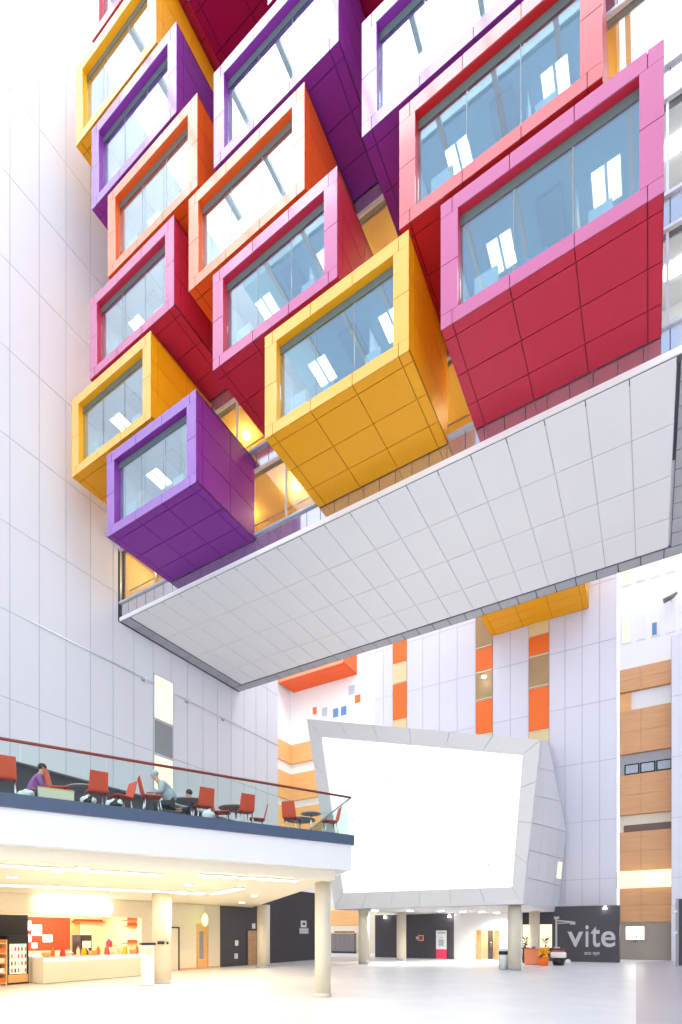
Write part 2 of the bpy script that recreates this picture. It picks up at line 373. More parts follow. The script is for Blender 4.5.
# ================================================================== COLOURED BOXES
PW, PH, PD = 0.307*F, 0.201*F, 0.196*F-0.03
def make_pod(color, W=PW, H=PH, D=PD, lights=True):
    """origin at the lower left front corner; +y runs back into the facade"""
    M, J = 'panel_'+color, 'joint_'+color
    root = empty('projecting_box_room', (0, 0, 0))
    e = 0.36; fb, ft, fl_ = 0.40, 0.44, 0.54         # frame: bottom, top, sides
    us = [0, e, e+(W-2*e)/3, e+2*(W-2*e)/3, W-e, W]
    T = .03
    # front frame with reveals
    m = MB()
    for a, bb_ in zip(us, us[1:]):
        for z0, z1 in ((0, fb), (H-ft, H)):
            m.box(a+(.012 if a > 0 else 0), bb_-(.012 if bb_ < W else 0), 0, T, z0, z1, 0)
    for z0, z1 in ((fb, H/2), (H/2, H-ft)):
        for x0, x1 in ((0, fl_), (W-fl_, W)):
            m.box(x0, x1, 0, T, z0+.012, z1-.012, 0)
    RV = .30
    m.box(.04, W-.04, T, RV, .04, fb-.02, 1); m.box(.04, W-.04, T, RV, H-ft+.02, H-.04, 1)
    m.box(.04, fl_-.02, T, RV, fb-.02, H-ft+.02, 1); m.box(W-fl_+.02, W-.04, T, RV, fb-.02, H-ft+.02, 1)
    # clean reveal linings
    m.box(fl_, W-fl_, T, RV+.02, fb-.02, fb, 2); m.box(fl_, W-fl_, T, RV+.02, H-ft, H-ft+.02, 2)
    m.box(fl_-.02, fl_, T, RV+.02, fb-.02, H-ft+.02, 2); m.box(W-fl_, W-fl_+.02, T, RV+.02, fb-.02, H-ft+.02, 2)
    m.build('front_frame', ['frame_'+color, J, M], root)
    ds = [T, .38, .38+(D-.38)*.36, .38+(D-.38)*.70, D]
    m = MB(); m.tiles((0, 0, .03), (1, 0, 0), (0, 1, 0), us, ds, (0, 0, -1), gap=.03, th=.03, back=.08); m.build('underside_panel', [M, J], root)
    m = MB(); m.tiles((W-.03, 0, 0), (0, 1, 0), (0, 0, 1), [T, .38, .38+(D-.38)*.5, D], [.03, H*.36, H*.68, H-.03], (1, 0, 0), gap=.03, th=.03, back=.08); m.build('side_panel', [M, J], root)
    m = MB(); m.tiles((.03, 0, 0), (0, 1, 0), (0, 0, 1), [T, .38, .38+(D-.38)*.5, D], [.03, H*.36, H*.68, H-.03], (-1, 0, 0), gap=.03, th=.03, back=.08); m.build('side_panel', [M, J], root)
    m = MB(); m.tiles((0, 0, H-.03), (1, 0, 0), (0, 1, 0), us, [T, D/2, D], (0, 0, 1), gap=.03, th=.03, back=.08); m.build('top_panel', [M, J], root)
    # glazing
    m = MB(); m.box(fl_+.001, W-fl_-.001, .25, .27, fb+.001, H-ft-.29)
    g = m.build('window_glass', 'pod_glass', root)
    m = MB()
    for f in (1/3, 2/3):
        x = fl_ + (W-2*fl_)*f; m.box(x-.012, x+.012, .245, .275, fb+.01, H-ft-.30)
    m.build('glazing_joint', 'window_grey', g)
    m = MB(); m.box(fl_+.001, W-fl_-.001, .24, .28, H-ft-.29, H-ft-.001); m.build('reveal_reflection', 'reveal_reflection', root)  # solid dark strip standing in for the reveal's reflection in the glass
    # the room inside
    m = MB()
    m.box(.12, W-.12, .33, D-.02, .12, .18, 1); m.box(.12, W-.12, .33, D-.02, H-.30, H-.14, 2)
    m.box(.12, .18, .33, D-.02, .18, H-.30, 1); m.box(W-.18, W-.12, .33, D-.02, .18, H-.30, 1)
    m.box(.18, W-.18, D-.10, D-.04, .18, H-.30, 1)
    m.box(W*.30, W*.30+.9, D-.13, D-.10, .18, 2.3, 3)
    m.box(W*.62, W*.62+.06, 1.5, D-.10, 2.5, H-.30, 1)
    m.box(W*.16, W*.28, .36, .52, .18, 1.35, 1); m.box(W*.40, W*.52, .36, .50, .18, .95, 4); m.box(W*.70, W*.80, .36, .52, .18, 1.15, 1)
    m.box(W*.44, W*.56, D*.30, D*.75, H-.42, H-.30, 3)
    m.build('room_interior', ['joint_'+color, 'room_white', 'room_ceiling', 'window_grey', 'paper_blue'], root)
    if lights:
        for f in (.24, .76):
            m = MB(); x = W*f; y = D*.50
            m.box(x-.40, x+.40, y-.50, y+.50, H-.325, H-.30)
            cl = m.build('ceiling_light', 'room_white', root)
            m = MB(); m.box(x-.36, x-.05, y-.46, y+.46, H-.335, H-.325); m.box(x+.05, x+.36, y-.46, y+.46, H-.335, H-.325)
            m.build('light_panel', 'panel_light', cl)
    return root

pods = [  # column, row, left edge in F, colour, label
    ('A', 0, -1.151, 'purple', 'lowest purple box room, its whole tiled underside showing beside the white wall'),
    ('A', 1, -1.2965, 'yellow', 'yellow box room against the white wall, directly above the lowest purple box'),
    ('A', 2, -1.2196, 'pink', 'pink framed box room against the white wall, above a yellow box and below an orange one'),
    ('A', 3, -1.147, 'orange', 'orange framed box room nearest the white wall, between a pink box and a purple box'),
    ('A', 4, -1.2115, 'purple', 'purple box room nearest the white wall, under the upper yellow box'),
    ('A', 5, -1.279, 'yellow', 'topmost yellow box room, against the white wall above a purple box'),
    ('A', 6, -1.2115, 'pink', 'pink box room cut by the top edge, above the topmost yellow box'),
    ('B', 0, -0.654, 'yellow', 'large yellow box room of the lowest row with two twin ceiling lights showing'),
    ('B', 1, -0.794, 'pink', 'crimson box room with pale pink frame, directly above the large lowest yellow box'),
    ('B', 2, -0.866, 'orange', 'orange box room of the middle stack, its window blazing white, above a crimson box'),
    ('B', 3, -0.7914, 'purple', 'dark purple box room of the middle stack with white reflecting frame and window'),
    ('B', 4, -0.6466, 'crimson', 'dark crimson box room above the middle purple box, cut by the top edge'),
    ('B', 5, -0.868, 'crimson', 'dark crimson box underside at the top, between the yellow and purple boxes'),
    ('C', 0, -0.291, 'pink', 'largest pink framed box room with crimson underside, lowest on the right'),
    ('C', 1, -0.364, 'red', 'red box room with salmon frame, directly above the largest pink framed one'),
    ('C', 2, -0.436, 'purple', 'lilac framed purple box room at the top, above the salmon framed red one'),
    ('C', 3, -0.36, 'crimson', 'crimson box room above the lilac framed purple one, out at the top edge'),
]
protos = {}
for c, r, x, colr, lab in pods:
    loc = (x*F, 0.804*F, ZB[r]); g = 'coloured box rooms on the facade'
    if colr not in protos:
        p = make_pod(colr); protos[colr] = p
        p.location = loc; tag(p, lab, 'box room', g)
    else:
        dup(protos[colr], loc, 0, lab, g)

# ================================================================== REAR FACADE
TB = 41.5
xs = [-21.2, -20.3, -19.4, -18.05, -16.6, -15.1, -13.6, -12.07, -10.7, -9.35, -7.98, -6.5, -5.4, -4.25, -3.1, -2.03]
zf = [3.9, 5.9, 10.1, 14.35, 18.6, 22.85, 27.1, 31.35, 35.6]
b = MB(); b.tiles((0, TB, 0), (1, 0, 0), (0, 0, 1), xs, zf, (0, -1, 0), gap=.04, th=.03, back=.5)
struct(b.build('wall_back', ['lilac_clad', 'lilac_joint']))
def strip(x0, x1, z0, z1, m, name):
    bb = MB(); y = TB-.03
    bb.box(x0+.02, x1-.02, y-.05, y-.001, z0, z1)
    return struct(bb.build(name, m))
n = 40
for x0, x1, cells in ((-19.4, -18.05, [(29.6, 27.4, 'window_cream'), (27.4, 25.55, 'orange_panel'), (25.55, 23.75, 'window_cream'), (23.75, 20.6, 'orange_panel'), (20.6, 18.6, 'window_cream'), (18.6, 16, 'orange_panel')]),
                      (-12.07, -10.7, [(28.5, 24.75, 'window_taupe'), (24.75, 22.96, 'orange_panel'), (22.96, 20.6, 'window_taupe'), (20.6, 17.9, 'orange_panel'), (17.9, 15, 'window_cream')]),
                      (-7.98, -6.5, [(27.5, 25.6, 'orange_panel'), (25.6, 24.55, 'window_cream'), (24.55, 23.1, 'orange_panel'), (23.1, 20.6, 'window_taupe'), (20.6, 17.35, 'orange_panel'), (17.35, 14, 'window_cream')])):
    for z1, z0, m in cells:
        if m.startswith('window'):
            o = strip(x0, x1, z0+.03, z1-.03, m, 'window_%d' % n); n += 1
            bb = MB(); bb.box(x0+.05, x1-.05, TB-.11, TB-.082, z0+.05, z0+.13); bb.box(x0+.05, x1-.05, TB-.11, TB-.082, z1-.13, z1-.05); bb.build('window_frame', 'window_cream', o)
        else:
            o = strip(x0, x1, z0+.03, z1-.03, m, 'spandrel_panel'); o['kind'] = 'structure'
bb = MB(); bb.lathe((-11.25, TB-.6, 22.15), [(.16, 0), (.19, .06), (.05, .14)], 14); tag(bb.build('wall_lamp', 'lamp_white'), 'round lamp glowing in the window strip of the white rear facade', 'lamp')
py = make_pod('yellow', W=7.0, H=PH, D=3.67, lights=False); py.location = (-10.8, TB-3.72, 25.5)
tag(py, 'yellow box on the rear facade, seen below the soffit edge', 'box room', 'coloured boxes on the far facades')

# timber tower on the right
TT = 45.0; tx0, tx1 = -2.02, 1.42
b = MB()
b.box(tx0, 6, TT, TT+.4, 0, 36, 0); struct(b.build('wall_timber_core', 'bright_plaster'))
def tower_band(name, z0, z1, m, proud=.35, x0=tx0, x1=tx1, cut=True):
    bb = MB()
    if cut:
        xm = x0 + (x1-x0)*.42; zm = (z0+z1)/2
        for a, c in ((x0, xm), (xm, x1)):
            for d, e in ((z0, zm), (zm, z1)): bb.box(a+.008, c-.008, TT-proud, TT-.002, d+.006, e-.006)
    else: bb.box(x0, x1, TT-proud, TT-.002, z0, z1)
    return struct(bb.build(name, m))
for i, (z1, z0) in enumerate(((21.9, 20.2), (18.75, 15.5), (13.9, 10.9), (9.6, 6.64), (5.35, 2.82))):
    tower_band('trim_%d' % (50+i), z0, z1, 'timber')
tower_band('wall_greige', 0, 2.80, 'greige', .3, cut=False)
tower_band('window_60', 18.8, 20.15, 'white_gloss', .08, cut=False)
o = tower_band('trim_61', 18.8, 20.15, 'timber_pale', .2, tx0, tx0+.8, cut=False)
tower_band('trim_62', 13.92, 15.48, 'trim_metal', .04, cut=False)
o = struct(MB().build('window_63', 'black'))
for i in range(3):
    x = tx0+.35+i*1.03
    bb = MB(); bb.box(x, x+.98, TT-.16, TT-.05, 13.95, 14.75); w = bb.build('window_frame', 'black', o)
    bb = MB(); bb.box(x+.09, x+.89, TT-.18, TT-.165, 14.05, 14.65); bb.build('pane', 'window_grey' if i < 0 else 'room_ceiling', w)
tower_band('trim_64', 9.62, 10.88, 'cream_plaster', .05, cut=False)
tower_band('window_65', 9.62, 10.15, 'dark_wood', .1, tx0+.3, tx1, cut=False)
bb = MB(); bb.box(tx0-.15, 6, TT-.75, TT-.36, 5.38, 6.62); o = struct(bb.build('trim_66', 'lit_cream'))
bb = MB(); bb.box(-.35, .75, TT-.78, TT-.752, 5.75, 6.35); bb.build('lit_panel', 'lit_sign', o)
# upper white storeys with small windows
for j, (z0, z1) in enumerate(((24.0, 25.9), (28.4, 30.2))):
    for i in range(5):
        x = tx0+.15+i*.95
        bb = MB(); bb.box(x, x+.62, TT-.05, TT-.002, z0, z1)
        o = struct(bb.build('window_%d' % (70+j*5+i), 'white_gloss'))
        bb = MB(); bb.box(x+.08, x+.54, TT-.07, TT-.055, z0+.1, z1-.1); bb.build('pane', 'lit_cream' if i in (0,) else 'cloth_white', o)
        if j == 0 and i == 2:
            bb = MB(); bb.box(x+.10, x+.40, TT-.09, TT-.072, z0+.1, z0+1.0); bb.build('blind', 'paper_blue', o)
# pier at the right edge
pr = at_t(671.5, 900, 43.2)
b = MB(); b.tiles((0, 43.2, 0), (1, 0, 0), (0, 0, 1), [pr.x, pr.x+1.4, pr.x+2.8, pr.x+4.2], zf[:6], (0, -1, 0), gap=.04, th=.03, back=.5)
b.box(pr.x, pr.x+4.2, 43.23, 43.7, 0, 3.9, 0)
struct(b.build('wall_right_pier', ['lilac_clad', 'lilac_joint']))

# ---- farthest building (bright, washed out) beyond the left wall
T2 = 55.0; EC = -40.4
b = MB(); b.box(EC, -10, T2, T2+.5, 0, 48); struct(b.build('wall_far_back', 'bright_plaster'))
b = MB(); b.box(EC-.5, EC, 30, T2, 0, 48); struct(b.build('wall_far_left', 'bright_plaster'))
for i, (z1, z0) in enumerate(((26.4, 24.0), (22.6, 19.2), (18.2, 14.8), (13.6, 8))):
    bb = MB(); bb.box(EC+.36, -22, T2-.35, T2-.01, z0, z1); bb.box(EC+.01, EC+.35, 34, T2-.01, z0, z1)
    struct(bb.build('trim_%d' % (80+i), 'timber_pale'))
po = make_pod('orange', W=9.4, H=PH, D=3.25, lights=False); po.location = (-39.9, T2-3.27, 33.3)
tag(po, 'orange box on the farthest facade, seen below the soffit edge', 'box room', 'coloured boxes on the far facades')
for i, (u, v, w, h, m) in enumerate(((315, 711, .7, 1.0, 'orange_panel'), (358, 699, .9, 1.1, 'orange_panel'), (336, 713, .9, 1.2, 'paper_blue'), (344, 711, .9, 1.2, 'paper_blue'), (325, 712, .9, 1.2, 'room_ceiling'), (352, 690, 1., 1.2, 'room_ceiling'))):
    q = at_t(u, v, T2)
    bb = MB(); bb.box(q.x-w/2, q.x+w/2, T2-.06, T2-.002, q.z-h/2, q.z+h/2); o = struct(bb.build('window_%d' % (90+i), 'white_gloss'))
    bb = MB(); bb.box(q.x-w/2+.06, q.x+w/2-.06, T2-.08, T2-.062, q.z-h/2+.06, q.z+h/2-.06); bb.build('pane', m, o)

# ================================================================== SCREEN BOX
G = 28.3
BL, BR = at_t(335, 908, G), at_t(523, 907, G); TL, TR = at_t(307, 719, G), at_t(541, 740, G)
BL.z = BR.z = 3.5
SBx = empty('auditorium_box', (BL.x, G, 3.5))
inv = Vector((BL.x, G, 3.5))
def L(p): return Vector(p) - inv
RB, RM, RT = Vector((-5.9, 41.35, 3.5)), at_t(566, 832, 41.1), at_t(548, 742, 41.0)
LB = Vector((BL.x+.6, 41.3, 3.5)); LT = Vector((TL.x+.3, 41.0, 17.4))
sTL, sTR, sBR, sBL = at_t(321.5, 737, G), at_t(522.5, 755, G), at_t(512, 887, G), at_t(343.5, 893, G)
def quad_tiles(m, a, b_, c, d, us, vs, N, gap=.028, th=.04, mt=0):
    """panels inside the quad a (lower left) b c d, bilinear"""
    a, b_, c, d, N = L(a), L(b_), L(c), L(d), Vector(N).normalized()
    P = lambda s, t: (a*(1-s)+b_*s)*(1-t) + (d*(1-s)+c*s)*t
    lu, lv = (b_-a).length, (d-a).length; gu, gv = gap/2/max(lu, .1), gap/2/max(lv, .1)
    for i in range(len(us)-1):
        for j in range(len(vs)-1):
            q = [P(us[i]+gu, vs[j]+gv), P(us[i+1]-gu, vs[j]+gv), P(us[i+1]-gu, vs[j+1]-gv), P(us[i]+gu, vs[j+1]-gv)]
            m.hexa(q, [p + N*th for p in q], mt)
fr = (0, -1, 0)
m = MB()
lin = lambda k: [i/k for i in range(k+1)]
quad_tiles(m, BL, BR, sBR, sBL, lin(6), [0, 1], fr); quad_tiles(m, sTL, sTR, TR, TL, lin(6), [0, 1], fr)
quad_tiles(m, BL, sBL, sTL, TL, [0, 1], lin(4), fr); quad_tiles(m, sBR, BR, TR, sTR, [0, 1], lin(4), fr)
for (a, b_, c, d) in ((BL, BR, sBR, sBL), (sTL, sTR, TR, TL), (BL, sBL, sTL, TL), (sBR, BR, TR, sTR)):
    q = [L(p) + Vector((0, .002, 0)) for p in (a, b_, c, d)]
    m.hexa(q, [p + Vector((0, .3, 0)) for p in q], 1)
m.build('front_frame', ['screen_clad', 'screen_joint'], SBx)
m = MB(); q = [L(p) + Vector((0, .06, 0)) for p in (sBL, sBR, sTR, sTL)]; m.hexa(q, [p + Vector((0, .12, 0)) for p in q])
scr = m.build('screen', 'lit_screen', SBx)
for i in range(4):
    for j in range(3):
        s, t = (i+.5)/4, (j+.6)/3.4
        p = (q[0]*(1-s)+q[1]*s)*(1-t) + (q[3]*(1-s)+q[2]*s)*t
        m = MB(); m.tube([p + Vector((0, -.02, 0)), p + Vector((0, .01, 0))], .07, 10); m.build('fixing_stud', 'bright_plaster', scr)
# right side: two folded facets, panelled
m = MB()
def facet(a, b_, c, d, us, vs):
    N = (L(b_)-L(a)).cross(L(d)-L(a)).normalized()
    if N.x < 0: N = -N
    A, B_, C_, D_ = (L(p) - N*.035 for p in (a, b_, c, d))
    back = [p + inv for p in (A, B_, C_, D_)]
    quad_tiles(m, *back, lin(8), vs, N, 0.0, .02, 1)
    for k in range(len(us)-1):
        sub = frange(us[k], us[k+1], (us[k+1]-us[k])/4)
        quad_tiles(m, a, b_, c, d, [us[k]+.002]+sub[1:-1]+[us[k+1]-.002], vs, N)
    return N
FM = BR.lerp(TR, .5)
N1 = facet(BR, RB, RM, FM, [0, 1], lin(3)); facet(FM, RM, RT, TR, [0, 1], lin(3))
m.build('side_cladding', ['screen_side', 'screen_joint'], SBx)
P1 = lambda s_, t_: (L(BR)*(1-s_)+L(RB)*s_)*(1-t_) + (L(FM)*(1-s_)+L(RM)*s_)*t_ + N1*.045
m = MB(); q = [P1(.80, .42), P1(.93, .42), P1(.93, .62), P1(.80, .62)]; m.hexa(q, [p + N1*.05 for p in q]); m.build('side_window', 'lit_window', SBx)
m = MB(); m.poly([L(TL), L(TR), L(RT), L(LT)]); m.poly([L(BL), L(LB), L(LT), L(TL)]); m.poly([L(LB), L(RB), L(RM), L(RT), L(LT)])
m.build('rear_cladding', 'screen_clad', SBx)
m = MB(); q = [L(p) for p in (BL, BR, RB, LB)]; m.hexa(q, [p + Vector((0, 0, .2)) for p in q]); m.build('underside', 'white_plaster', SBx)
tag(SBx, 'grey panelled slanted box with a blank white screen, raised on columns', 'auditorium')

# ================================================================== COLUMNS
def column(u, depth, ztop, rad, foot, nm):
    c = at_depth(u, V0, depth)
    bb = MB(); bb.lathe((c.x, c.y, 0), [(rad, 0), (rad, ztop)], 40)
    o = struct(bb.build('column', 'column_paint'))
    bb = MB(); bb.lathe((c.x, c.y, 0.0), [(rad+.015, 0.001), (rad+.015, .12), (rad+.004, .13)], 40); bb.build('column_base', 'trim_metal' if foot else 'column_paint', o)
    return c
column(322.8, 16.3, 3.62, .25, False, '')
c160 = column(161.8, 20.6, 4.0, .36, True, '')
column(263.5, 30.0, 3.62, .37, True, '')
for u, d in ((364, 33.4), (401.5, 38.0), (514.5, 28.1), (534.5, 36.0)): column(u, d, 3.49, .35, True, '')

# ================================================================== MEZZANINE
d3 = Vector((0.4487, 0.8937, 0)); n3 = Vector((-0.8937, 0.4487, 0))
C0 = at_depth(354.5, V0, 15.5); C0.z = 0
rdir = Vector((-0.747, 0.664, 0)).normalized()
def M3(s, n_, z=0): return C0 + d3*s + n3*n_ + Vector((0, 0, z))
def mez_poly(inset):
    a = C0 + n3*inset - d3*22; bq = C0 + n3*inset + d3*(-inset*.9); c = bq + rdir*18.6
    return [a, bq, c, Vector((-25.6, c.y, 0)), Vector((-25.6, a.y+6, 0))]
FZ = 4.92
b = MB(); b.prism(mez_poly(0), 4.63, FZ); struct(b.build('floor_mezzanine', 'band_blue'))
b = MB(); b.prism(mez_poly(.06), 3.88, 4.629); struct(b.build('trim_100', 'white_plaster'))
b = MB(); b.prism(mez_poly(.45), 3.60, 3.879); 
mz = struct(b.build('ceiling_mezzanine', 'warm_ceiling'))
# raised coffer edge with light cove, hung under the soffit: a lit riser band
def strip_light(name, s0, n0, s1, n1, z, w, label, m='cove_warm'):
    a, c = M3(s0, n0, z), M3(s1, n1, z); d = (c-a).normalized(); p = Vector((-d.y, d.x, 0))
    e_ = empty(name, a, 0, label, 'light', 'light strips in the mezzanine ceiling')
    bb = MB(); bb.obox(p*(-w/2), c-a, p*w, (0, 0, -.04)); bb.build('ceiling_housing', 'white_gloss', e_)
    bb = MB(); bb.obox(p*(-w*.38)+Vector((0, 0, -.055)), c-a, p*w*.76, (0, 0, .013)); bb.build('diffuser', m, e_)
strip_light('strip_light', -13.6, 7.3, -2.2, 7.3, 3.595, .5, 'long glowing light strip in the ceiling before the cafe counter')
strip_light('strip_light', -1.85, 7.3, -1.85, 4.4, 3.595, .35, 'short glowing light strip at the turn of the ceiling cove')
strip_light('strip_light', -15.0, 1.5, -5.2, 1.5, 3.595, .18, 'thin bright light line under the mezzanine edge near the cafe')
strip_light('strip_light', -4.4, 1.0, -1.4, 1.0, 3.595, .12, 'thin bright light line under the mezzanine edge by its corner', 'lamp_white')
for i, (u, v, nm) in enumerate(((208, 876, 'brightest one between the first two columns'), (188, 884, 'beside the glowing ceiling cove, near the first column'), (184, 893, 'close behind the cove, above the cream door'),
        (254, 895, 'in front of the charcoal wall, left of the far column'), (12, 876, 'at the left edge over the cafe'), (57, 870, 'over the lit cafe sign'), (83, 867, 'second one over the lit cafe sign'), (242, 902, 'above the charcoal wall, beside the brown door'))):
    q = at_z(u, v, 3.60)
    e_ = empty('downlight', (q.x, q.y, 3.60), 0, 'recessed downlight in the ceiling, ' + nm, 'downlight', 'downlights in the mezzanine ceiling')
    bb = MB(); bb.lathe((0, 0, -.03), [(.17, 0), (.19, .03)], 20); bb.build('trim_ring', 'white_gloss', e_)
    bb = MB(); bb.lathe((0, 0, -.045), [(.12, 0), (.13, .014)], 20); bb.build('bulb', 'lamp_warm', e_)
    ll = bpy.data.lights.new('downlight_beam', 'SPOT'); ll.energy = 300; ll.color = (1, .80, .52); ll.spot_size = 2.6; ll.spot_blend = .8; ll.shadow_soft_size = .15
    lo = bpy.data.objects.new('downlight_beam', ll); COL.objects.link(lo); lo.parent = e_; lo.location = (0, 0, -.10)
for y in (9.5, 12.5, 15.5):  # warm fill lights added to brighten the shop, no fixtures drawn
    ll = bpy.data.lights.new('shop_fill', 'AREA'); ll.energy = 130; ll.color = (1, .80, .5); ll.size = 1.2
    lo = bpy.data.objects.new('shop_fill', ll); COL.objects.link(lo); lo.location = (-23.6, y, 3.5)
# balustrade
bal = empty('glass_balustrade', M3(0, 0, FZ), 0, 'clear glass balustrade with dark red handrail along the mezzanine edge', 'balustrade')
org = M3(0, 0, FZ)
def rel(s, n_, z): return M3(s, n_, FZ + z) - org
m = MB(); m.tube([rel(-22, .08, 1.13), rel(-.08, .08, 1.13)], .035, 10); m.build('handrail', 'rail_wood', bal)
rp = [rel(-.08, .08, 1.13), rel(-.08, .08, 1.13) + rdir*12]
m = MB(); m.tube(rp, .03, 10); m.build('handrail', 'trim_metal', bal)
for i in range(13):
    s1 = -.1 - i*1.68; s0 = s1 - 1.66
    a = rel(s0, .07, .012); U = rel(s1, .07, .012) - a
    m = MB(); m.obox(a, U, n3*.02, (0, 0, 1.06)); m.build('glass_panel', 'rail_glass', bal)
for i in range(6):
    a = rel(-.1, .12, .012) + rdir*(.05+i*1.9)
    m = MB(); m.obox(a, rdir*1.88, Vector((-rdir.y, rdir.x, 0))*.02, (0, 0, 1.06)); m.build('glass_panel', 'rail_glass', bal)

# ================================================================== MEZZANINE FURNITURE
def make_chair():
    r = empty('cafe_chair', (0, 0, 0))          # faces +y
    m = MB(); m.hexa([(-.22, -.20, .43), (.22, -.20, .43), (.21, .22, .455), (-.21, .22, .455)], [(-.22, -.20, .47), (.22, -.20, .47), (.21, .22, .49), (-.21, .22, .49)])
    m.build('seat', 'chair_red', r, bevel=.015)
    m = MB(); m.hexa([(-.22, -.19, .46), (.22, -.19, .46), (.22, -.225, .45), (-.22, -.225, .45)], [(-.20, -.30, .90), (.20, -.30, .90), (.20, -.33, .90), (-.20, -.33, .90)])
    m.build('backrest', 'chair_red', r, bevel=.015)
    for x in (-1, 1):
        for y in (-1, 1):
            m = MB(); m.tube([(x*.17, y*.15, .44), (x*.22, y*.21, .0)], .016, 8); m.build('leg', 'chrome', r)
    return r
def make_table():
    r = empty('cafe_table', (0, 0, 0))
    m = MB(); m.lathe((0, 0, .71), [(.47, 0), (.50, .012), (.50, .03), (.48, .04)], 32); m.build('tabletop', 'table_grey', r)
    m = MB(); m.tube([(0, 0, .03), (0, 0, .71)], .035, 12); m.build('pedestal', 'chrome', r)
    m = MB(); m.lathe((0, 0, 0), [(.24, 0), (.24, .015), (.05, .035)], 24); m.build('foot', 'chrome', r)
    return r
def mz_at(u, n_):         # point on the mezzanine floor n_ metres in from the edge, seen in pixel column u
    d = ray(u, 0); o = C0 + n3*n_
    # solve k*d = o + s*d3
    det = d[0]*(-d3.y) + d3.x*d[1]
    k = (o.x*(-d3.y) + d3.x*o.y) / det
    return Vector((d[0]*k, d[1]*k, FZ + .001))
ed = math.atan2(d3.y, d3.x)              # heading of the edge
inward = ed + math.pi/2
def face(a): return a - math.pi/2       # rotation so that +y points along heading a
chairs = [
    (5, .75, inward, 'red-orange chair at the left end of the mezzanine, its back to the glass'),
    (60, .95, ed - .35, 'red-orange chair turned side-on, beside the person in the purple shirt'),
    (96, .85, inward + .1, 'red-orange chair with its back to the glass at the first round table'),
    (121, 1.0, ed + math.pi + .3, 'red-orange chair turned side-on, on the far side of the first round table'),
    (152, .55, ed - .1, 'narrow-looking red chair tucked behind the person in the grey jacket'),
    (203, .85, inward + .05, 'red-orange chair with its back to the glass beside the person in the grey jacket'),
    (244, .85, inward, 'red-orange chair with its back to the glass at the middle round table'),
    (222, 1.25, ed - .5, 'red-orange chair seen low at the near side of the middle round table'),
    (257, 1.55, ed + math.pi - .4, 'red-orange chair beyond the middle round table, mostly hidden behind it'),
    (292, .85, ed + .7, 'tilted red chair before the orange timber bands'),
    (330, .62, ed + math.pi - .3, 'red-orange chair nearest the corner of the mezzanine')]
proto = None
for u, n_, a, lab in chairs:
    loc = mz_at(u, n_)
    if proto is None:
        proto = make_chair(); proto.location = loc; proto.rotation_euler = (0, 0, face(a)); tag(proto, lab, 'chair', 'red cafe chairs on the mezzanine')
    else: dup(proto, loc, face(a), lab)
tp = None
for u, n_, lab in ((88, 1.75, 'round grey cafe table behind the glass, nearest the purple shirt'), (192, 1.55, 'round grey cafe table beside the person in the grey jacket'),
                   (236, 1.65, 'round grey cafe table ringed by three red chairs in the middle'), (300, 2.0, 'round grey cafe table before the orange timber bands'), (311, .62, 'small round grey table nearest the mezzanine corner')):
    loc = mz_at(u, n_)
    if tp is None: tp = make_table(); tp.location = loc; tag(tp, lab, 'table', 'round cafe tables on the mezzanine')
    else:
        o_ = dup(tp, loc, 0, lab)
        if 'corner' in lab: o_.scale = (.6, .6, .85)

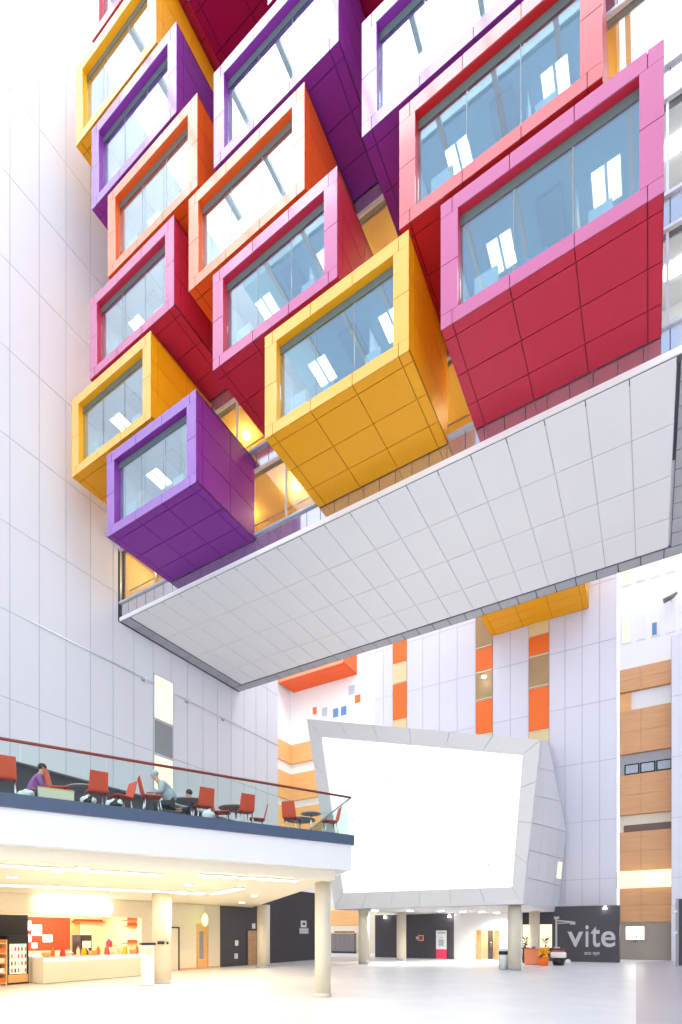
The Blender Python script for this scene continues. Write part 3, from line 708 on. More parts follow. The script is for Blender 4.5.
# people -----------------------------------------------------------
def skin_obj(name, chains, m, parent, root=0, sub=1):
    vs, es, rs = [], [], []
    idx = {}
    for ch in chains:
        prev = None
        for p, r in ch:
            key = tuple(round(c, 4) for c in p)
            if key not in idx: idx[key] = len(vs); vs.append(p); rs.append(r)
            i = idx[key]
            if prev is not None: es.append((prev, i))
            prev = i
    me = bpy.data.meshes.new(name); me.from_pydata(vs, es, [])
    o = bpy.data.objects.new(name, me); COL.objects.link(o); o.parent = parent
    sk = o.modifiers.new('skin', 'SKIN'); sk.use_smooth_shade = True
    for i, r in enumerate(rs):
        sv = me.skin_vertices[0].data[i]; sv.radius = (r, r) if not isinstance(r, tuple) else r
        sv.use_root = (i == root)
    sb = o.modifiers.new('subdivision', 'SUBSURF'); sb.levels = sub; sb.render_levels = sub
    me.materials.append(MATS[m]); return o
def person(loc, heading, label, top, lean=.0, hood=False, bulk=1.0):
    r = empty('person', loc, face(heading), label, 'person')
    L1 = lean
    pel, sp, che, nk = (0, 0, .56), (0, .02+.25*L1, .80), (0, .05+.55*L1, 1.02), (0, .08+.75*L1, 1.17)
    hd0, hd1, hd2 = (0, .11+.85*L1, 1.25), (0, .13+.92*L1, 1.34), (0, .12+.95*L1, 1.43)
    body = [[(pel, .14), (sp, .13), (che, .15), (nk, .055), (hd0, .075), (hd1, .098), (hd2, .07)], [(hd1, .098), ((0, .235+.92*L1, 1.325), .014)]]
    cl, tr = [[(pel, .17), (sp, .16), (che, .175), ((0, .075+.7*L1, 1.13), .085)]], []
    for sx in (-1, 1):
        sh, el, wr = (sx*.185, .05+.55*L1, 1.06), (sx*.25, .14+.4*L1, .82), (sx*.15, .40+.3*L1, .80)
        pa = (sx*.135, .47+.3*L1, .795)
        body.append([(che, .15), (sh, .058), (el, .043), (wr, .030), (pa, .032)])
        for k, (dx, ln) in enumerate(((-.028, .075), (-.010, .088), (.010, .082), (.027, .062))):
            a = (pa[0]+dx, pa[1]+.04, pa[2]); a2 = (pa[0]+dx*1.1, pa[1]+.04+ln*.6, pa[2]-.008); a3 = (pa[0]+dx*1.1, pa[1]+.04+ln, pa[2]-.03)
            body.append([(pa, .032), (a, .010), (a2, .009), (a3, .008)])
        th = (pa[0]-sx*.035, pa[1]+.0, pa[2]-.005); body.append([(wr, .030), (th, .011), ((th[0]-sx*.015, th[1]+.035, th[2]-.012), .009)])
        hp, kn, an, to = (sx*.10, .06, .54), (sx*.13, .46, .52), (sx*.13, .43, .10), (sx*.13, .60, .045)
        body.append([(pel, .14), (hp, .085), (kn, .058), (an, .042), (to, .035)])
        tr.append([(pel, .15), (hp, .10), (kn, .072), ((sx*.13, .44, .14), .058)])
        cl.append([(che, .175), (sh, .078), (el, .062), ((sx*.165, .37+.3*L1, .80), .050)])
    skin_obj('body', body, 'skin', r, sub=2)
    cl = [[(p_, r_*bulk) for p_, r_ in ch_] for ch_ in cl]
    skin_obj('upper_clothing', cl, top, r, sub=2); skin_obj('trousers', tr, 'trousers', r, sub=2)
    m = MB()
    m.ball((0, .105+.92*L1, 1.385), .112, (.95, 1.0, .92), 2); m.build('hair', top if hood else 'hair_dark', r)
    r.scale = (.92, .92, .92)
    return r
person(mz_at(31, 2.2) , ed + .2, 'seated person in a purple shirt with short dark hair, turned side-on at the glass', 'shirt_purple', .18)
person(mz_at(173, 1.15), ed + math.pi - .3, 'seated person hunched forward in a pale grey jacket at the glass', 'jacket_grey', .42, True, 1.35)
person(mz_at(194, 2.6), -inward + .4, 'seated person with dark hair, only the head visible beyond the round table', 'trousers', .05)
# stools the three people sit on
for u, n_, who in ((31, 2.2, 'person in the purple shirt'), (173, 1.15, 'person in the grey jacket'), (194, 2.6, 'person beyond the second round table')):
    loc = mz_at(u, n_)
    r = empty('stool', loc, 0, 'low round stool under the seated ' + who, 'stool', 'low stools on the mezzanine')
    m = MB(); m.lathe((0, 0, .24), [(.17, 0), (.18, .02), (.17, .05)], 20); m.build('seat', 'dark_wood', r)
    for k in range(3):
        a = k*2.094; m = MB(); m.tube([(.08*math.cos(a), .08*math.sin(a), .24), (.15*math.cos(a), .15*math.sin(a), 0)], .014, 8); m.build('leg', 'chrome', r)
def soft_lump(name, loc, size, m, label, cat, group=None, spots=False):
    bb = MB(); bb.ball((0, 0, size[2]), 1, size, 3)
    for v in bb.bm.verts:
        nz = math.sin(v.co.x*31+1)*math.cos(v.co.y*27)*.03; v.co += v.co.normalized()*nz
        if v.co.z < .01: v.co.z = 0
    o = bb.build(name, m); o.location = loc; return tag(o, label, cat, group)
def patch_mat():
    m = bpy.data.materials.new('patched'); m.use_nodes = True; nt = m.node_tree; b_ = nt.nodes['Principled BSDF']
    tc = nt.nodes.new('ShaderNodeTexCoord'); n_ = nt.nodes.new('ShaderNodeTexNoise'); n_.inputs['Scale'].default_value = 5
    cr = nt.nodes.new('ShaderNodeValToRGB'); cr.color_ramp.interpolation = 'CONSTANT'
    cr.color_ramp.elements[0].color = (.9, .9, .9, 1); cr.color_ramp.elements[1].color = (.02, .02, .02, 1); cr.color_ramp.elements[1].position = .53
    nt.links.new(tc.outputs['Object'], n_.inputs['Vector']); nt.links.new(n_.outputs['Fac'], cr.inputs[0]); nt.links.new(cr.outputs[0], b_.inputs['Base Color'])
    MATS['patched'] = m
patch_mat()
def side_unit(u, n_, h, lab):
    loc = mz_at(u, n_); r = empty('low_cabinet', loc, ed, lab, 'cabinet')
    m = MB(); m.box(-.35, .35, -.15, .15, .04, h); m.build('carcass', 'cream_plaster', r)
    m = MB(); m.box(-.36, .36, -.16, .16, h, h+.03); m.build('top', 'timber_pale', r)
    m = MB(); m.box(-.33, .33, -.13, .13, 0, .04); m.build('plinth', 'black', r)
side_unit(56, .42, .26, 'low cream cabinet at the glass between the purple shirt and the first table')
soft_lump('shoulder_bag', mz_at(88, .45), (.20, .14, .13), 'patched', 'black and white patched bag at the glass under the first round table', 'bag')
soft_lump('coat', mz_at(114, .40), (.28, .14, .12), 'patched', 'black and white patched coat heaped at the glass right of the first round table', 'coat')
soft_lump('bag', mz_at(208, .42), (.17, .12, .14), 'cloth_white', 'white bag on the floor at the glass beside the grey jacket', 'bag')
soft_lump('coat', mz_at(26, .40), (.24, .12, .10), 'cloth_white', 'white coat heaped at the glass at the far left of the mezzanine', 'coat')

# ================================================================== GROUND FLOOR, LEFT SIDE
XG = -21.6
b = MB(); b.box(XG-.3, XG, 22.45, 34, 0, 5.0); struct(b.build('wall_charcoal_left', 'charcoal'))
b = MB(); b.box(XG-.3, XG, 17.0, 22.45, 0, 3.59); b.box(XG-.3, XG, 8, 17.0, 2.75, 3.59); b.box(XG-.3, XG, -4, 8, 0, 3.59)
struct(b.build('wall_cream_left', 'cream_plaster'))
b = MB(); b.box(XG-.02, XG+.02, 17.0, 22.45, 0.001, .1); struct(b.build('baseboard_left', 'timber_pale'))
b = MB(); b.box(XG-4.5, XG-4.3, 4, 18, 0, 3.6); b.box(XG-4.3, XG-.3, 17.8, 18, 0, 3.6); b.box(XG-4.3, XG-.3, 4, 4.2, 0, 3.6); struct(b.build('wall_shop', 'cream_plaster'))
# door in cream wall with a black frame on its top and right; brown door in charcoal wall; lit doorway
def wall_door(name, ya, yb_, h, leaf, frame, half=False):
    bb = MB(); bb.box(XG+.002, XG+.05, ya-.07, ya, 0.002, h+.07) if not half else None
    bb.box(XG+.002, XG+.05, yb_, yb_+.07, .002, h+.07); bb.box(XG+.002, XG+.05, ya, yb_, h, h+.07)
    o = struct(bb.build(name, frame))
    bb = MB(); bb.box(XG+.002, XG+.03, ya+.01, yb_-.01, .01, h-.01); d = bb.build('leaf', leaf, o)
    bb = MB(); bb.tube([(XG+.03, ya+.15, 1.0), (XG+.08, ya+.15, 1.0), (XG+.08, ya+.32, 1.0)], .015, 8); bb.build('handle', 'chrome', d)
    return o
ya = at_e(166, 0, XG).y; yb_ = at_e(178, 0, XG).y
wall_door('door_1', ya, yb_, 2.25, 'cream_plaster', 'black', True)
ya = at_e(197.5, 0, XG).y; yb_ = at_e(207, 0, XG).y
d2 = wall_door('door_2', ya, yb_, 2.45, 'timber_pale', 'timber_pale')
bb = MB(); bb.box(XG+.031, XG+.04, ya+.12, ya+.12+(yb_-ya)*.42, .55, 2.1); bb.build('vision_panel', 'window_grey', d2)
ya = at_e(247.5, 0, XG).y; yb_ = at_e(256.5, 0, XG).y
wall_door('door_3', ya, yb_, 2.15, 'door_wood', 'charcoal')
# hanging lit exit lantern above doorway
q = at_e(205, 910, XG+.6)
e_ = empty('exit_lamp', (q.x, q.y, 2.72), 0, 'small glowing oval lamp hanging above the timber doorway', 'lamp')
bb = MB(); bb.ball((0, 0, 0), .24, (.5, .8, 1.5)); bb.build('shade', 'exit_green', e_)
bb = MB(); bb.tube([(0, 0, .35), (0, 0, .87)], .012); bb.build('hanging_rod', 'chrome', e_)
for u, v, lab in ((236.5, 943, 'upper white switch plate on the charcoal wall left of the brown door'), (236, 956, 'lower white switch plate on the charcoal wall left of the brown door'), (253.5, 926, 'small white plate above the brown door on the charcoal wall')):
    q = at_e(u, v, XG+.001)
    bb = MB(); bb.box(0, .03, -.14, .14, -.16, .16); bb.box(.03, .045, -.06, .06, -.07, .07)
    o = bb.build('switch_plate', 'white_gloss'); o.location = q; tag(o, lab, 'switch plate', 'white plates on the charcoal wall')
# washroom-like pictogram sign on the charcoal wall
q = at_e(303.5, 925, XG+.002)
sg = empty('wall_sign', q, 0, 'white square pictogram sign with a pale caption block on the charcoal wall', 'sign')
sg.scale = (1, .55, .6)
bb = MB(); bb.box(0, .03, -.62, .62, -.28, .52); bb.build('square_plate', 'paper_white', sg)
bb = MB(); bb.box(.031, .04, -.30, .30, -.02, .30); bb.build('pictogram', 'charcoal', sg)
bb = MB(); bb.box(0, .03, -.95, 1.1, -1.05, -.38); bb.build('caption_block', 'lettering', sg)
bb = MB()
for k in range(5): bb.box(.031, .036, -.8+k*.36, -.58+k*.36, -.66, -.5); bb.box(.031, .036, -.8+k*.36, -.64+k*.36, -.95, -.8)
bb.build('caption_line', 'paper_white', sg)

# black plate on the first column
pc = c160; dv = Vector((-pc.x, -pc.y, 0)).normalized(); sd_ = Vector((-dv.y, dv.x, 0))
pl = empty('notice_plate', (pc.x + dv.x*.362, pc.y + dv.y*.362, 1.62), 0, 'small black notice plate on the first round column by the cafe', 'sign')
m = MB(); m.obox(-sd_*.16 + Vector((0, 0, -.06)), sd_*.26, (0, 0, .12), dv*.06); m.build('sign_face', 'black', pl)
m = MB(); m.obox(sd_*.17 + Vector((0, 0, -.06)), sd_*.08, (0, 0, .10), dv*.03); m.build('end_piece', 'black', pl)
# ---- cafe: counter, goods, red wall graphics, lit sign, machines
XCt = -20.4; y0c, y1c = 11.5, 16.4
ct = empty('cafe_counter', (XCt, y0c, 0), 0, 'long cream cafe counter with a bright light line under its top', 'counter')
m = MB(); m.box(-.8, 0, 0, y1c-y0c, .02, .98); m.build('front', 'cream_plaster', ct)
m = MB(); m.box(.002, .03, .02, y1c-y0c-.02, .90, .97); m.build('light_line', 'lit_sign', ct)
m = MB(); m.box(-.85, .08, -.03, y1c-y0c+.03, .98, 1.05); m.build('worktop', 'white_gloss', ct)
m = MB(); m.box(-.75, -.03, .05, y1c-y0c-.05, 0, .02); m.build('plinth', 'dark_wood', ct)
ct2 = empty('side_counter', (XG-.1, 11.42, 0), 0, 'set-back cream counter unit beside the drinks fridge', 'counter')
m = MB(); m.box(-.6, 0.28, 0, .9, .02, .98); m.build('front', 'cream_plaster', ct2)
m = MB(); m.box(-.6, .30, 0, .92, .98, 1.05); m.build('worktop', 'white_gloss', ct2)
m = MB(); m.box(-.55, .25, .05, .85, 0, .02); m.build('plinth', 'dark_wood', ct2)
# goods on the counter
goods = [('basket', 'timber_pale'), ('bottle', 'orange_panel'), ('packet', 'graphic_red'), ('bowl', 'paper_white'), ('bottle', 'lit_window'), ('packet', 'panel_yellow')]
where = ['nearest the fridge', 'second along the counter', 'third along the counter', 'fourth along the counter', 'fifth along the counter', 'sixth along the counter', 'seventh along the counter',
         'eighth along the counter', 'ninth along the counter', 'tenth along the counter', 'eleventh along the counter', 'twelfth along the counter', 'thirteenth along the counter', 'at the column end of the counter']
for i in range(14):
    k, mm = goods[i % 6]; y = y0c + .25 + i*.335; x = XCt - .25 - .12*(i % 2)
    bb = MB()
    if k == 'bottle': bb.lathe((0, 0, 0), [(.05, 0), (.055, .02), (.055, .18), (.02, .24), (.022, .28)], 14)
    elif k == 'bowl': bb.lathe((0, 0, 0), [(.07, 0), (.13, .09), (.125, .10), (.06, .02)], 18)
    elif k == 'basket': bb.lathe((0, 0, 0), [(.10, 0), (.14, .14), (.13, .14), (.09, .02)], 18)
    else: bb.hexa([(-.09, -.05, 0), (.09, -.05, 0), (.09, .05, 0), (-.09, .05, 0)], [(-.08, -.01, .24), (.08, -.01, .24), (.08, .01, .24), (-.08, .01, .24)])
    names = {'timber_pale': 'tan wicker', 'orange_panel': 'orange', 'graphic_red': 'red', 'paper_white': 'white', 'lit_window': 'pale yellow', 'panel_yellow': 'deep yellow'}
    mm2 = 'window_cream' if mm == 'lit_window' else mm
    o = bb.build({'bottle': 'drink_bottle', 'bowl': 'bowl', 'basket': 'bread_basket', 'packet': 'snack_packet'}[k], mm2); o.location = (x, y, 1.051); o.scale = (1.35, 1.35, 1.35)
    tag(o, '%s %s on the cafe counter, %s' % (names[mm], {'bottle': 'drink bottle', 'bowl': 'bowl', 'basket': 'basket', 'packet': 'snack packet'}[k], where[i]), k, 'goods on the cafe counter')
# back wall graphics
XW = XG - 4.29
def back_panel(name, u0, u1, v0, v1, m, label, cat, dx=.02, group=None):
    a, c = at_e(u0, v1, XW), at_e(u1, v0, XW)
    bb = MB(); bb.box(0, dx, 0, c.y-a.y, 0, c.z-a.z); o = bb.build(name, m); o.location = (XW, a.y, a.z); tag(o, label, cat, group); return o
back_panel('wall_graphic', 27, 70, 918, 951, 'graphic_red', 'red wall graphic behind the cafe counter', 'wall graphic')
for i, (u0, u1, v0, v1, nm) in enumerate(((27.5, 31, 921, 930, 'narrow, top left of the red graphic'), (32, 41.5, 925, 930, 'wide, upper left on the red graphic'), (32, 41.5, 931, 935.5, 'wide, just under the upper left one'), (43, 52, 935, 942, 'square, at the middle of the red graphic'), (27.5, 31, 935, 942, 'narrow, lower left of the red graphic'), (32, 37, 943, 948, 'small, at the foot of the red graphic'))):
    a, c = at_e(u0, v1, XW+.03), at_e(u1, v0, XW+.03)
    bb = MB(); bb.box(0, .03, 0, c.y-a.y, 0, c.z-a.z); o = bb.build('menu_board', 'lit_sign'); o.location = (XW+.022, a.y, a.z)
    tag(o, 'glowing white menu board, ' + nm, 'menu board', 'menu boards on the red graphic')
def shop_shelf(u0, u1, v, label):
    a, c = at_e(u0, v, XW+.02), at_e(u1, v, XW+.02); e_ = empty('wall_shelf', (XW+.001, a.y, a.z), 0, label, 'shelf', 'red and orange shelves behind the counter')
    bb = MB(); bb.box(0, .25, 0, c.y-a.y, 0, .06); bb.build('board', 'orange_panel', e_)
    bb = MB(); bb.box(0, .03, .1, c.y-a.y-.1, .06, .16); bb.build('back_rail', 'graphic_red', e_)
shop_shelf(72, 112, 922, 'long red-orange shelf high behind the cafe counter')
back_panel('wall_panel', 71, 80, 920, 951, 'tan_panel', 'plain tan wall panel between the red graphic and the coffee machine', 'wall panel')
for v, lab in ((921, 'short red-orange shelf high at the column end of the cafe'), (926.5, 'second short red-orange shelf, under the high one at the column end'), (944, 'lowest short orange shelf at the column end of the cafe')):
    z = at_t(138, v, 17.6).z; e_ = empty('wall_shelf', (-23.8, 17.79, z), 0, lab, 'shelf', 'red and orange shelves behind the counter')
    bb = MB(); bb.box(0, 1.8, -.28, 0, 0, .06); bb.build('board', 'orange_panel', e_)
    bb = MB(); bb.box(.1, 1.7, -.03, 0, .06, .2); bb.build('back_rail', 'graphic_red', e_)
a = at_e(82, 950, XG-3.0); 
cm = empty('coffee_machine', (XG-3.0, a.y, 0), 0, 'tall black coffee machine behind the cafe counter', 'coffee machine')
m = MB(); m.box(-.4, .4, -.3, .3, 0, 1.0); m.build('base_unit', 'black', cm)
m = MB(); m.box(-.35, .35, -.3, .3, 1.0, 1.9); m.build('body', 'black', cm)
m = MB(); m.box(.35, .37, -.2, .24, 1.25, 1.6); m.build('front_panel', 'cream_plaster', cm)
m = MB(); m.tube([(.36, 0, 1.2), (.52, 0, 1.18)], .03); m.build('spout', 'chrome', cm)
a = at_e(109, 945, XG-3.0)
r_ = empty('grinder', (XG-3.0, a.y, 0), 0, 'red grinder on a pale stand at the column end of the cafe', 'grinder')
m = MB(); m.box(-.3, .3, -.28, .28, 0, 1.25); m.build('stand', 'cream_plaster', r_)
m = MB(); m.lathe((0, 0, 1.25), [(.13, 0), (.15, .06), (.15, .3), (.12, .34)], 20); m.build('body', 'graphic_pink', r_)
m = MB(); m.lathe((0, 0, 1.59), [(.07, 0), (.12, .14), (.12, .16)], 20); m.build('hopper', 'chrome', r_)
# lit pill sign
a, c = at_e(34, 913, XG+.05), at_e(112, 896, XG+.05)
sg = empty('shop_sign', (XG+.002, a.y, 2.85), 0, 'glowing white rounded sign above the cafe counter', 'sign')
wl = c.y-a.y; hh = .62; pts = []
for k in range(17):
    t_ = -math.pi/2 + math.pi*k/16; pts.append((wl-hh/2+hh/2*math.cos(t_), hh/2+hh/2*math.sin(t_)))
for k in range(17):
    t_ = math.pi/2 + math.pi*k/16; pts.append((hh/2+hh/2*math.cos(t_), hh/2+hh/2*math.sin(t_)))
m = MB(); m.hexa([(0.02, y, z) for y, z in pts], [(.14, y, z) for y, z in pts]); m.build('lit_face', 'lit_sign', sg)
m = MB(); m.hexa([(0, y*1.0, z) for y, z in pts], [(.018, y, z) for y, z in pts]); m.build('back_plate', 'white_gloss', sg)
m = MB(); m.tube([(.141, .36+.19*math.cos(t), .31+.19*math.sin(t)) for t in [i*2*math.pi/20 for i in range(21)]], .02, 6); m.build('ring_emblem', 'lit_cream', sg)
# fridge + shelving at the far left
a = at_depth(19, V0, 19.6)
fr_ = empty('drinks_fridge', (XG+.25, 10.98, 0), 0, 'black framed drinks fridge at the end of the cafe counter', 'fridge')
fr_.scale = (1, .74, .9)
m = MB(); m.box(-.6, .10, -.55, .55, 0, 2.1); m.build('cabinet', 'black', fr_)
m = MB(); m.box(.102, .12, -.42, .42, .45, 1.75); m.build('lit_interior', 'lit_cream', fr_)
for i in range(4):
    m = MB(); m.box(.121, .16, -.42, .42, .5+i*.31, .52+i*.31); sh = m.build('shelf', 'chrome', fr_)
    for k in range(5):
        m = MB(); m.lathe((.155, -.34+k*.17, .521+i*.31), [(.03, 0), (.035, .12), (.012, .18)], 8)
        m.build('drink', ['graphic_red', 'leaf', 'orange_panel', 'paper_white', 'graphic_pink'][(k+i) % 5], sh)
m = MB(); m.box(.102, .15, -.5, .5, 1.78, 2.05); m.build('header', 'black', fr_)
m = MB(); m.box(.102, .13, -.5, .5, .08, .42); m.build('kickplate', 'timber_pale', fr_)
a = at_depth(3, V0, 19.0)
sh_ = empty('snack_shelving', (XG+.35, 10.19, 0), 0, 'tan snack shelving unit left of the drinks fridge', 'shelving')
m = MB()
m.box(-.5, .1, -.55, -.5, 0, 1.75); m.build('side_panel', 'timber_pale', sh_)
m = MB(); m.box(-.5, .1, .3, .35, 0, 1.75); m.build('side_panel', 'timber_pale', sh_)
m = MB(); m.box(-.5, -.46, -.5, .3, 0, 1.75); m.build('back_panel', 'black', sh_)
for i in range(5):
    m = MB(); m.box(-.46, .1, -.5, .3, .06+i*.38, .10+i*.38); s_ = m.build('shelf', 'timber_pale', sh_)
    if i < 4:
        for k in range(3):
            m = MB(); m.box(-.25, .05, -.45+k*.26, -.24+k*.26, .101+i*.38, .28+i*.38); m.build('snack_box', ['paper_white', 'cream_plaster', 'orange_panel'][(k+i) % 3], s_)
b = MB(); a = at_depth(13, V0, 20); b.box(XG-.78, XG-.74, 6.5, 11.95, 0, 2.75); struct(b.build('wall_shop_dark', 'black'))
# white bin next to the first column
q = at_depth(147.5, V0, 19.6)
bn = empty('litter_bin', (q.x, q.y, 0), ed, 'slim white bin with black top beside the first column by the cafe', 'bin')
m = MB(); m.box(-.2, .2, -.22, .22, .06, 1.55); m.build('body', 'white_gloss', bn, bevel=.02)
m = MB(); m.box(-.25, .25, -.26, .26, 1.55, 1.63); m.build('lid', 'black', bn)
m = MB(); m.box(-.21, .21, -.23, .23, 0, .06); m.build('plinth', 'trim_metal', bn)
m = MB(); m.box(-.12, .12, -.235, -.221, 1.2, 1.42); m.build('flap', 'window_cream', bn)

# ================================================================== GROUND FLOOR, REAR
YD = 38.5
def rx(u): return at_t(u, V0, YD).x
b = MB(); b.box(rx(375), rx(454), YD, YD+.3, 0, 3.48); struct(b.build('wall_charcoal_back', 'charcoal'))
b = MB(); b.box(rx(454), rx(474.5), YD, YD+.3, 0, 3.48); b.box(rx(499.5), rx(522), YD, YD+.3, 0, 3.48); b.box(rx(474.5), rx(499.5), YD, YD+.3, 2.25, 3.48)
struct(b.build('wall_white_back', 'white_plaster'))
# lift lobby recess
b = MB(); b.box(rx(474.5)-.5, rx(499.5)+.3, YD+2.2, YD+2.4, 0, 3); b.box(rx(474.5)-.6, rx(474.5)-.5, YD+.3, YD+2.4, 0, 3); b.box(rx(499.5)+.3, rx(499.5)+.4, YD+.3, YD+2.4, 0, 3)
struct(b.build('wall_lobby', 'cream_plaster'))
def door_leaf(name, xa_, xb_, m, y):
    bb = MB(); bb.box(xa_, xb_, y-.06, y, .005, 2.2); o = struct(bb.build(name, m))
    bb = MB(); bb.tube([(xb_-.12, y-.08, .9), (xb_-.12, y-.08, 1.3)], .02); bb.build('handle', 'chrome', o)
door_leaf('door_4', rx(475.5), rx(480), 'door_wood', YD+.35); door_leaf('door_5', rx(494), rx(499), 'door_wood', YD+.35); door_leaf('door_6', rx(483), rx(488), 'charcoal', YD+1.4); door_leaf('door_7', rx(488.5), rx(493.5), 'window_taupe', YD+1.8)
bb = MB(); x = rx(487); bb.box(x-.6, x+.6, YD+.6, YD+1.2, 2.60, 2.66); tag(bb.build('lobby_light', 'lamp_warm'), 'warm ceiling lamp inside the lift lobby doorway', 'lamp')
bb = MB(); bb.box(rx(474.5)-.5, rx(499.5)+.3, YD+.3, YD+2.4, 2.68, 2.8); struct(bb.build('ceiling_lobby', 'cream_plaster'))
# red sign and poster stand
q = at_t(421, 938, YD-.002)
sg = empty('safety_sign', (q.x, YD-.002, q.z), 0, 'small red and white square sign on the charcoal rear wall', 'sign')
m = MB(); m.box(-.22, .22, -.02, 0, -.22, .22); m.build('plate', 'paper_white', sg)
m = MB(); m.box(-.19, .19, -.03, -.021, -.19, .19); m.build('red_field', 'graphic_red', sg)
m = MB(); m.tube([(0, -.031, 0), (0, -.045, 0)], .09, 16); m.build('symbol', 'charcoal', sg)
m = MB(); m.box(-.42, -.25, -.02, 0, -.12, .12); m.build('side_plate', 'room_ceiling', sg)
ps = empty('banner_stand', (rx(442.5), YD-.25, 0), 0, 'tall white banner stand with pink foot against the charcoal rear wall', 'banner')
w = (rx(448)-rx(437.5))/2
m = MB(); m.box(-w, w, -.03, 0, .75, 2.2); m.build('banner_sheet', 'paper_white', ps)
m = MB(); m.box(-w, w, -.035, 0, .02, .75); m.build('pink_foot', 'graphic_pink', ps)
m = MB(); m.box(-w*.6, w*.75, -.036, -.031, 1.95, 2.08); m.box(-w*.3, w*.3, -.036, -.031, 1.6, 1.68); m.box(-w*.5, w*.5, -.036, -.031, 1.0, 1.5); m.build('print', 'room_ceiling', ps)
m = MB(); m.box(-w, w, -.1, .1, 0, .02); m.build('foot', 'chrome', ps)
# far cafe: back wall, orange band, desk
YF = 47.0
b = MB(); b.box(at_t(325, 0, YF).x-4, at_t(376, 0, YF).x, YF, YF+.3, 0, 5); struct(b.build('wall_reception', 'cream_plaster'))
a, c = at_t(331, 925.5, YF), at_t(359, 909, YF); b = MB(); b.box(a.x-3, c.x, YF-.1, YF-.002, a.z, 4.4); struct(b.build('trim_110', 'timber_pale'))
b = MB(); b.box(at_t(358.5, 0, 45.5).x, rx(375)+2.0, 45.5, 45.8, 0, 4.5); struct(b.build('wall_reception_side', 'cream_plaster'))
a, c = at_t(331, 958, 44.0), at_t(354, 932, 44.0)
dk = empty('reception_desk', (a.x, 44.0, 0), 0, 'dark grey reception desk beyond the front column', 'desk')
wd = c.x-a.x
m = MB()
for i in range(5): m.box(i*wd/5+.01, (i+1)*wd/5-.01, 0, .5, .2, 1.95)
m.build('front_panel', 'desk_grey', dk)
m = MB(); m.box(-.05, wd+.05, -.08, .6, 1.95, 2.02); m.build('top', 'timber_pale', dk)
m = MB(); m.box(0, wd, .06, .5, 0, .2); m.build('plinth', 'black', dk)
for i, lab in enumerate(('left brown tray of papers on the reception desk', 'middle brown tray of papers on the reception desk', 'right brown tray of papers on the reception desk')):
    m = MB(); m.box(-.35, .35, -.15, .15, 0, .05); m.box(-.3, .3, -.12, .12, .05, .16); o = m.build('paper_tray', 'dark_wood'); o.location = (a.x+.6+i*.78, 44.25, 2.021); tag(o, lab, 'tray', 'trays on the reception desk')
# bin in front of column
q = at_depth(503.3, V0, 28.6)
bn = empty('waste_bin', (q.x, q.y, 0), .52, 'white waste bin with dark opening beside the round column under the screen box', 'bin')
m = MB(); m.lathe((0, 0, .03), [(.24, 0), (.25, .75), (.25, .78)], 24); m.build('body', 'white_gloss', bn)
m = MB(); m.lathe((0, 0, .81), [(.26, 0), (.26, .12), (.22, .2)], 24); m.build('opening_ring', 'black', bn)
m = MB(); m.lathe((0, 0, 1.01), [(.27, 0), (.27, .05), (.1, .12)], 24); m.build('lid', 'white_gloss', bn)
m = MB(); m.lathe((0, 0, 0), [(.2, 0), (.22, .03)], 24); m.build('foot', 'trim_metal', bn)
# invite cafe wall
YV = 39.5
def vx(u): return at_t(u, V0, YV).x
b = MB()
b.box(vx(552), vx(619), YV, YV+.3, 0, 3.88); b.box(vx(520), vx(552), YV, YV+.3, 2.62, 3.88); b.box(vx(520), vx(552), YV, YV+.3, 0, .95); b.box(vx(619)-.3, vx(619), YV+.3, YV+1.9, 0, 3.88)
struct(b.build('wall_cafe_dark', 'charcoal'))
b = MB(); b.box(vx(520)-.5, vx(552)+.5, YV+1.6, YV+1.7, .5, 3); struct(b.build('window_120', 'lit_cream'))
sgn = empty('cafe_sign_lettering', (vx(567.5), YV-.032, 1.04), 0, 'large pale vite lettering with a sketched lamp on the dark cafe wall', 'lettering')
def text_part(body, name, x, z, width, ht, m, parent):
    cu = bpy.data.curves.new(name, 'FONT'); cu.body = body; cu.size = 1.0; cu.extrude = .012; cu.offset = 0.012
    o = bpy.data.objects.new(name, cu); COL.objects.link(o); bpy.context.view_layer.update()
    dg = bpy.context.evaluated_depsgraph_get(); me = bpy.data.meshes.new_from_object(o.evaluated_get(dg)); bpy.data.objects.remove(o)
    xs_ = [v.co.x for v in me.vertices]; ys_ = [v.co.y for v in me.vertices]
    for v in me.vertices:
        v.co = Vector(((v.co.x-min(xs_))/(max(xs_)-min(xs_))*width + x, -v.co.z, (v.co.y-min(ys_))/(max(ys_)-min(ys_))*ht + z))
    me.materials.clear(); me.materials.append(MATS[m]); ob = bpy.data.objects.new(name, me); COL.objects.link(ob); ob.parent = parent; return ob
W_ = vx(615.5)-vx(567.5)
# the four letters one by one
for ch, f0, f1, h in (('v', 0, .34, 1.05), ('i', .385, .45, 1.50), ('t', .50, .69, 1.42), ('e', .71, 1.0, 1.08)):
    text_part(ch, 'letter', W_*f0, 0, W_*(f1-f0), h, 'lettering', sgn)
m = MB(); x0 = vx(555.5)-vx(567.5)
m.box(x0, x0+.12, -.02, .005, -.05, 2.0); m.box(x0-.1, x0+.25, -.02, .005, 1.95, 2.12); m.box(x0-.1, x0+.3, -.02, .005, -.12, -.02)
m.obox((x0+.15, -.02, 1.78), (1.05, 0, -.10), (0, .025, 0), (0, 0, .10)); m.obox((x0+.15, -.02, 1.60), (.9, 0, .06), (0, .025, 0), (0, 0, .07)); m.box(x0+.95, x0+1.3, -.02, .005, 1.55, 1.75)
m.build('lamp_outline', 'lettering', sgn)
text_part('eco nyn', 'small_lettering', vx(584.5)-vx(567.5), -.62, vx(599.5)-vx(584.5), .27, 'lettering', sgn)
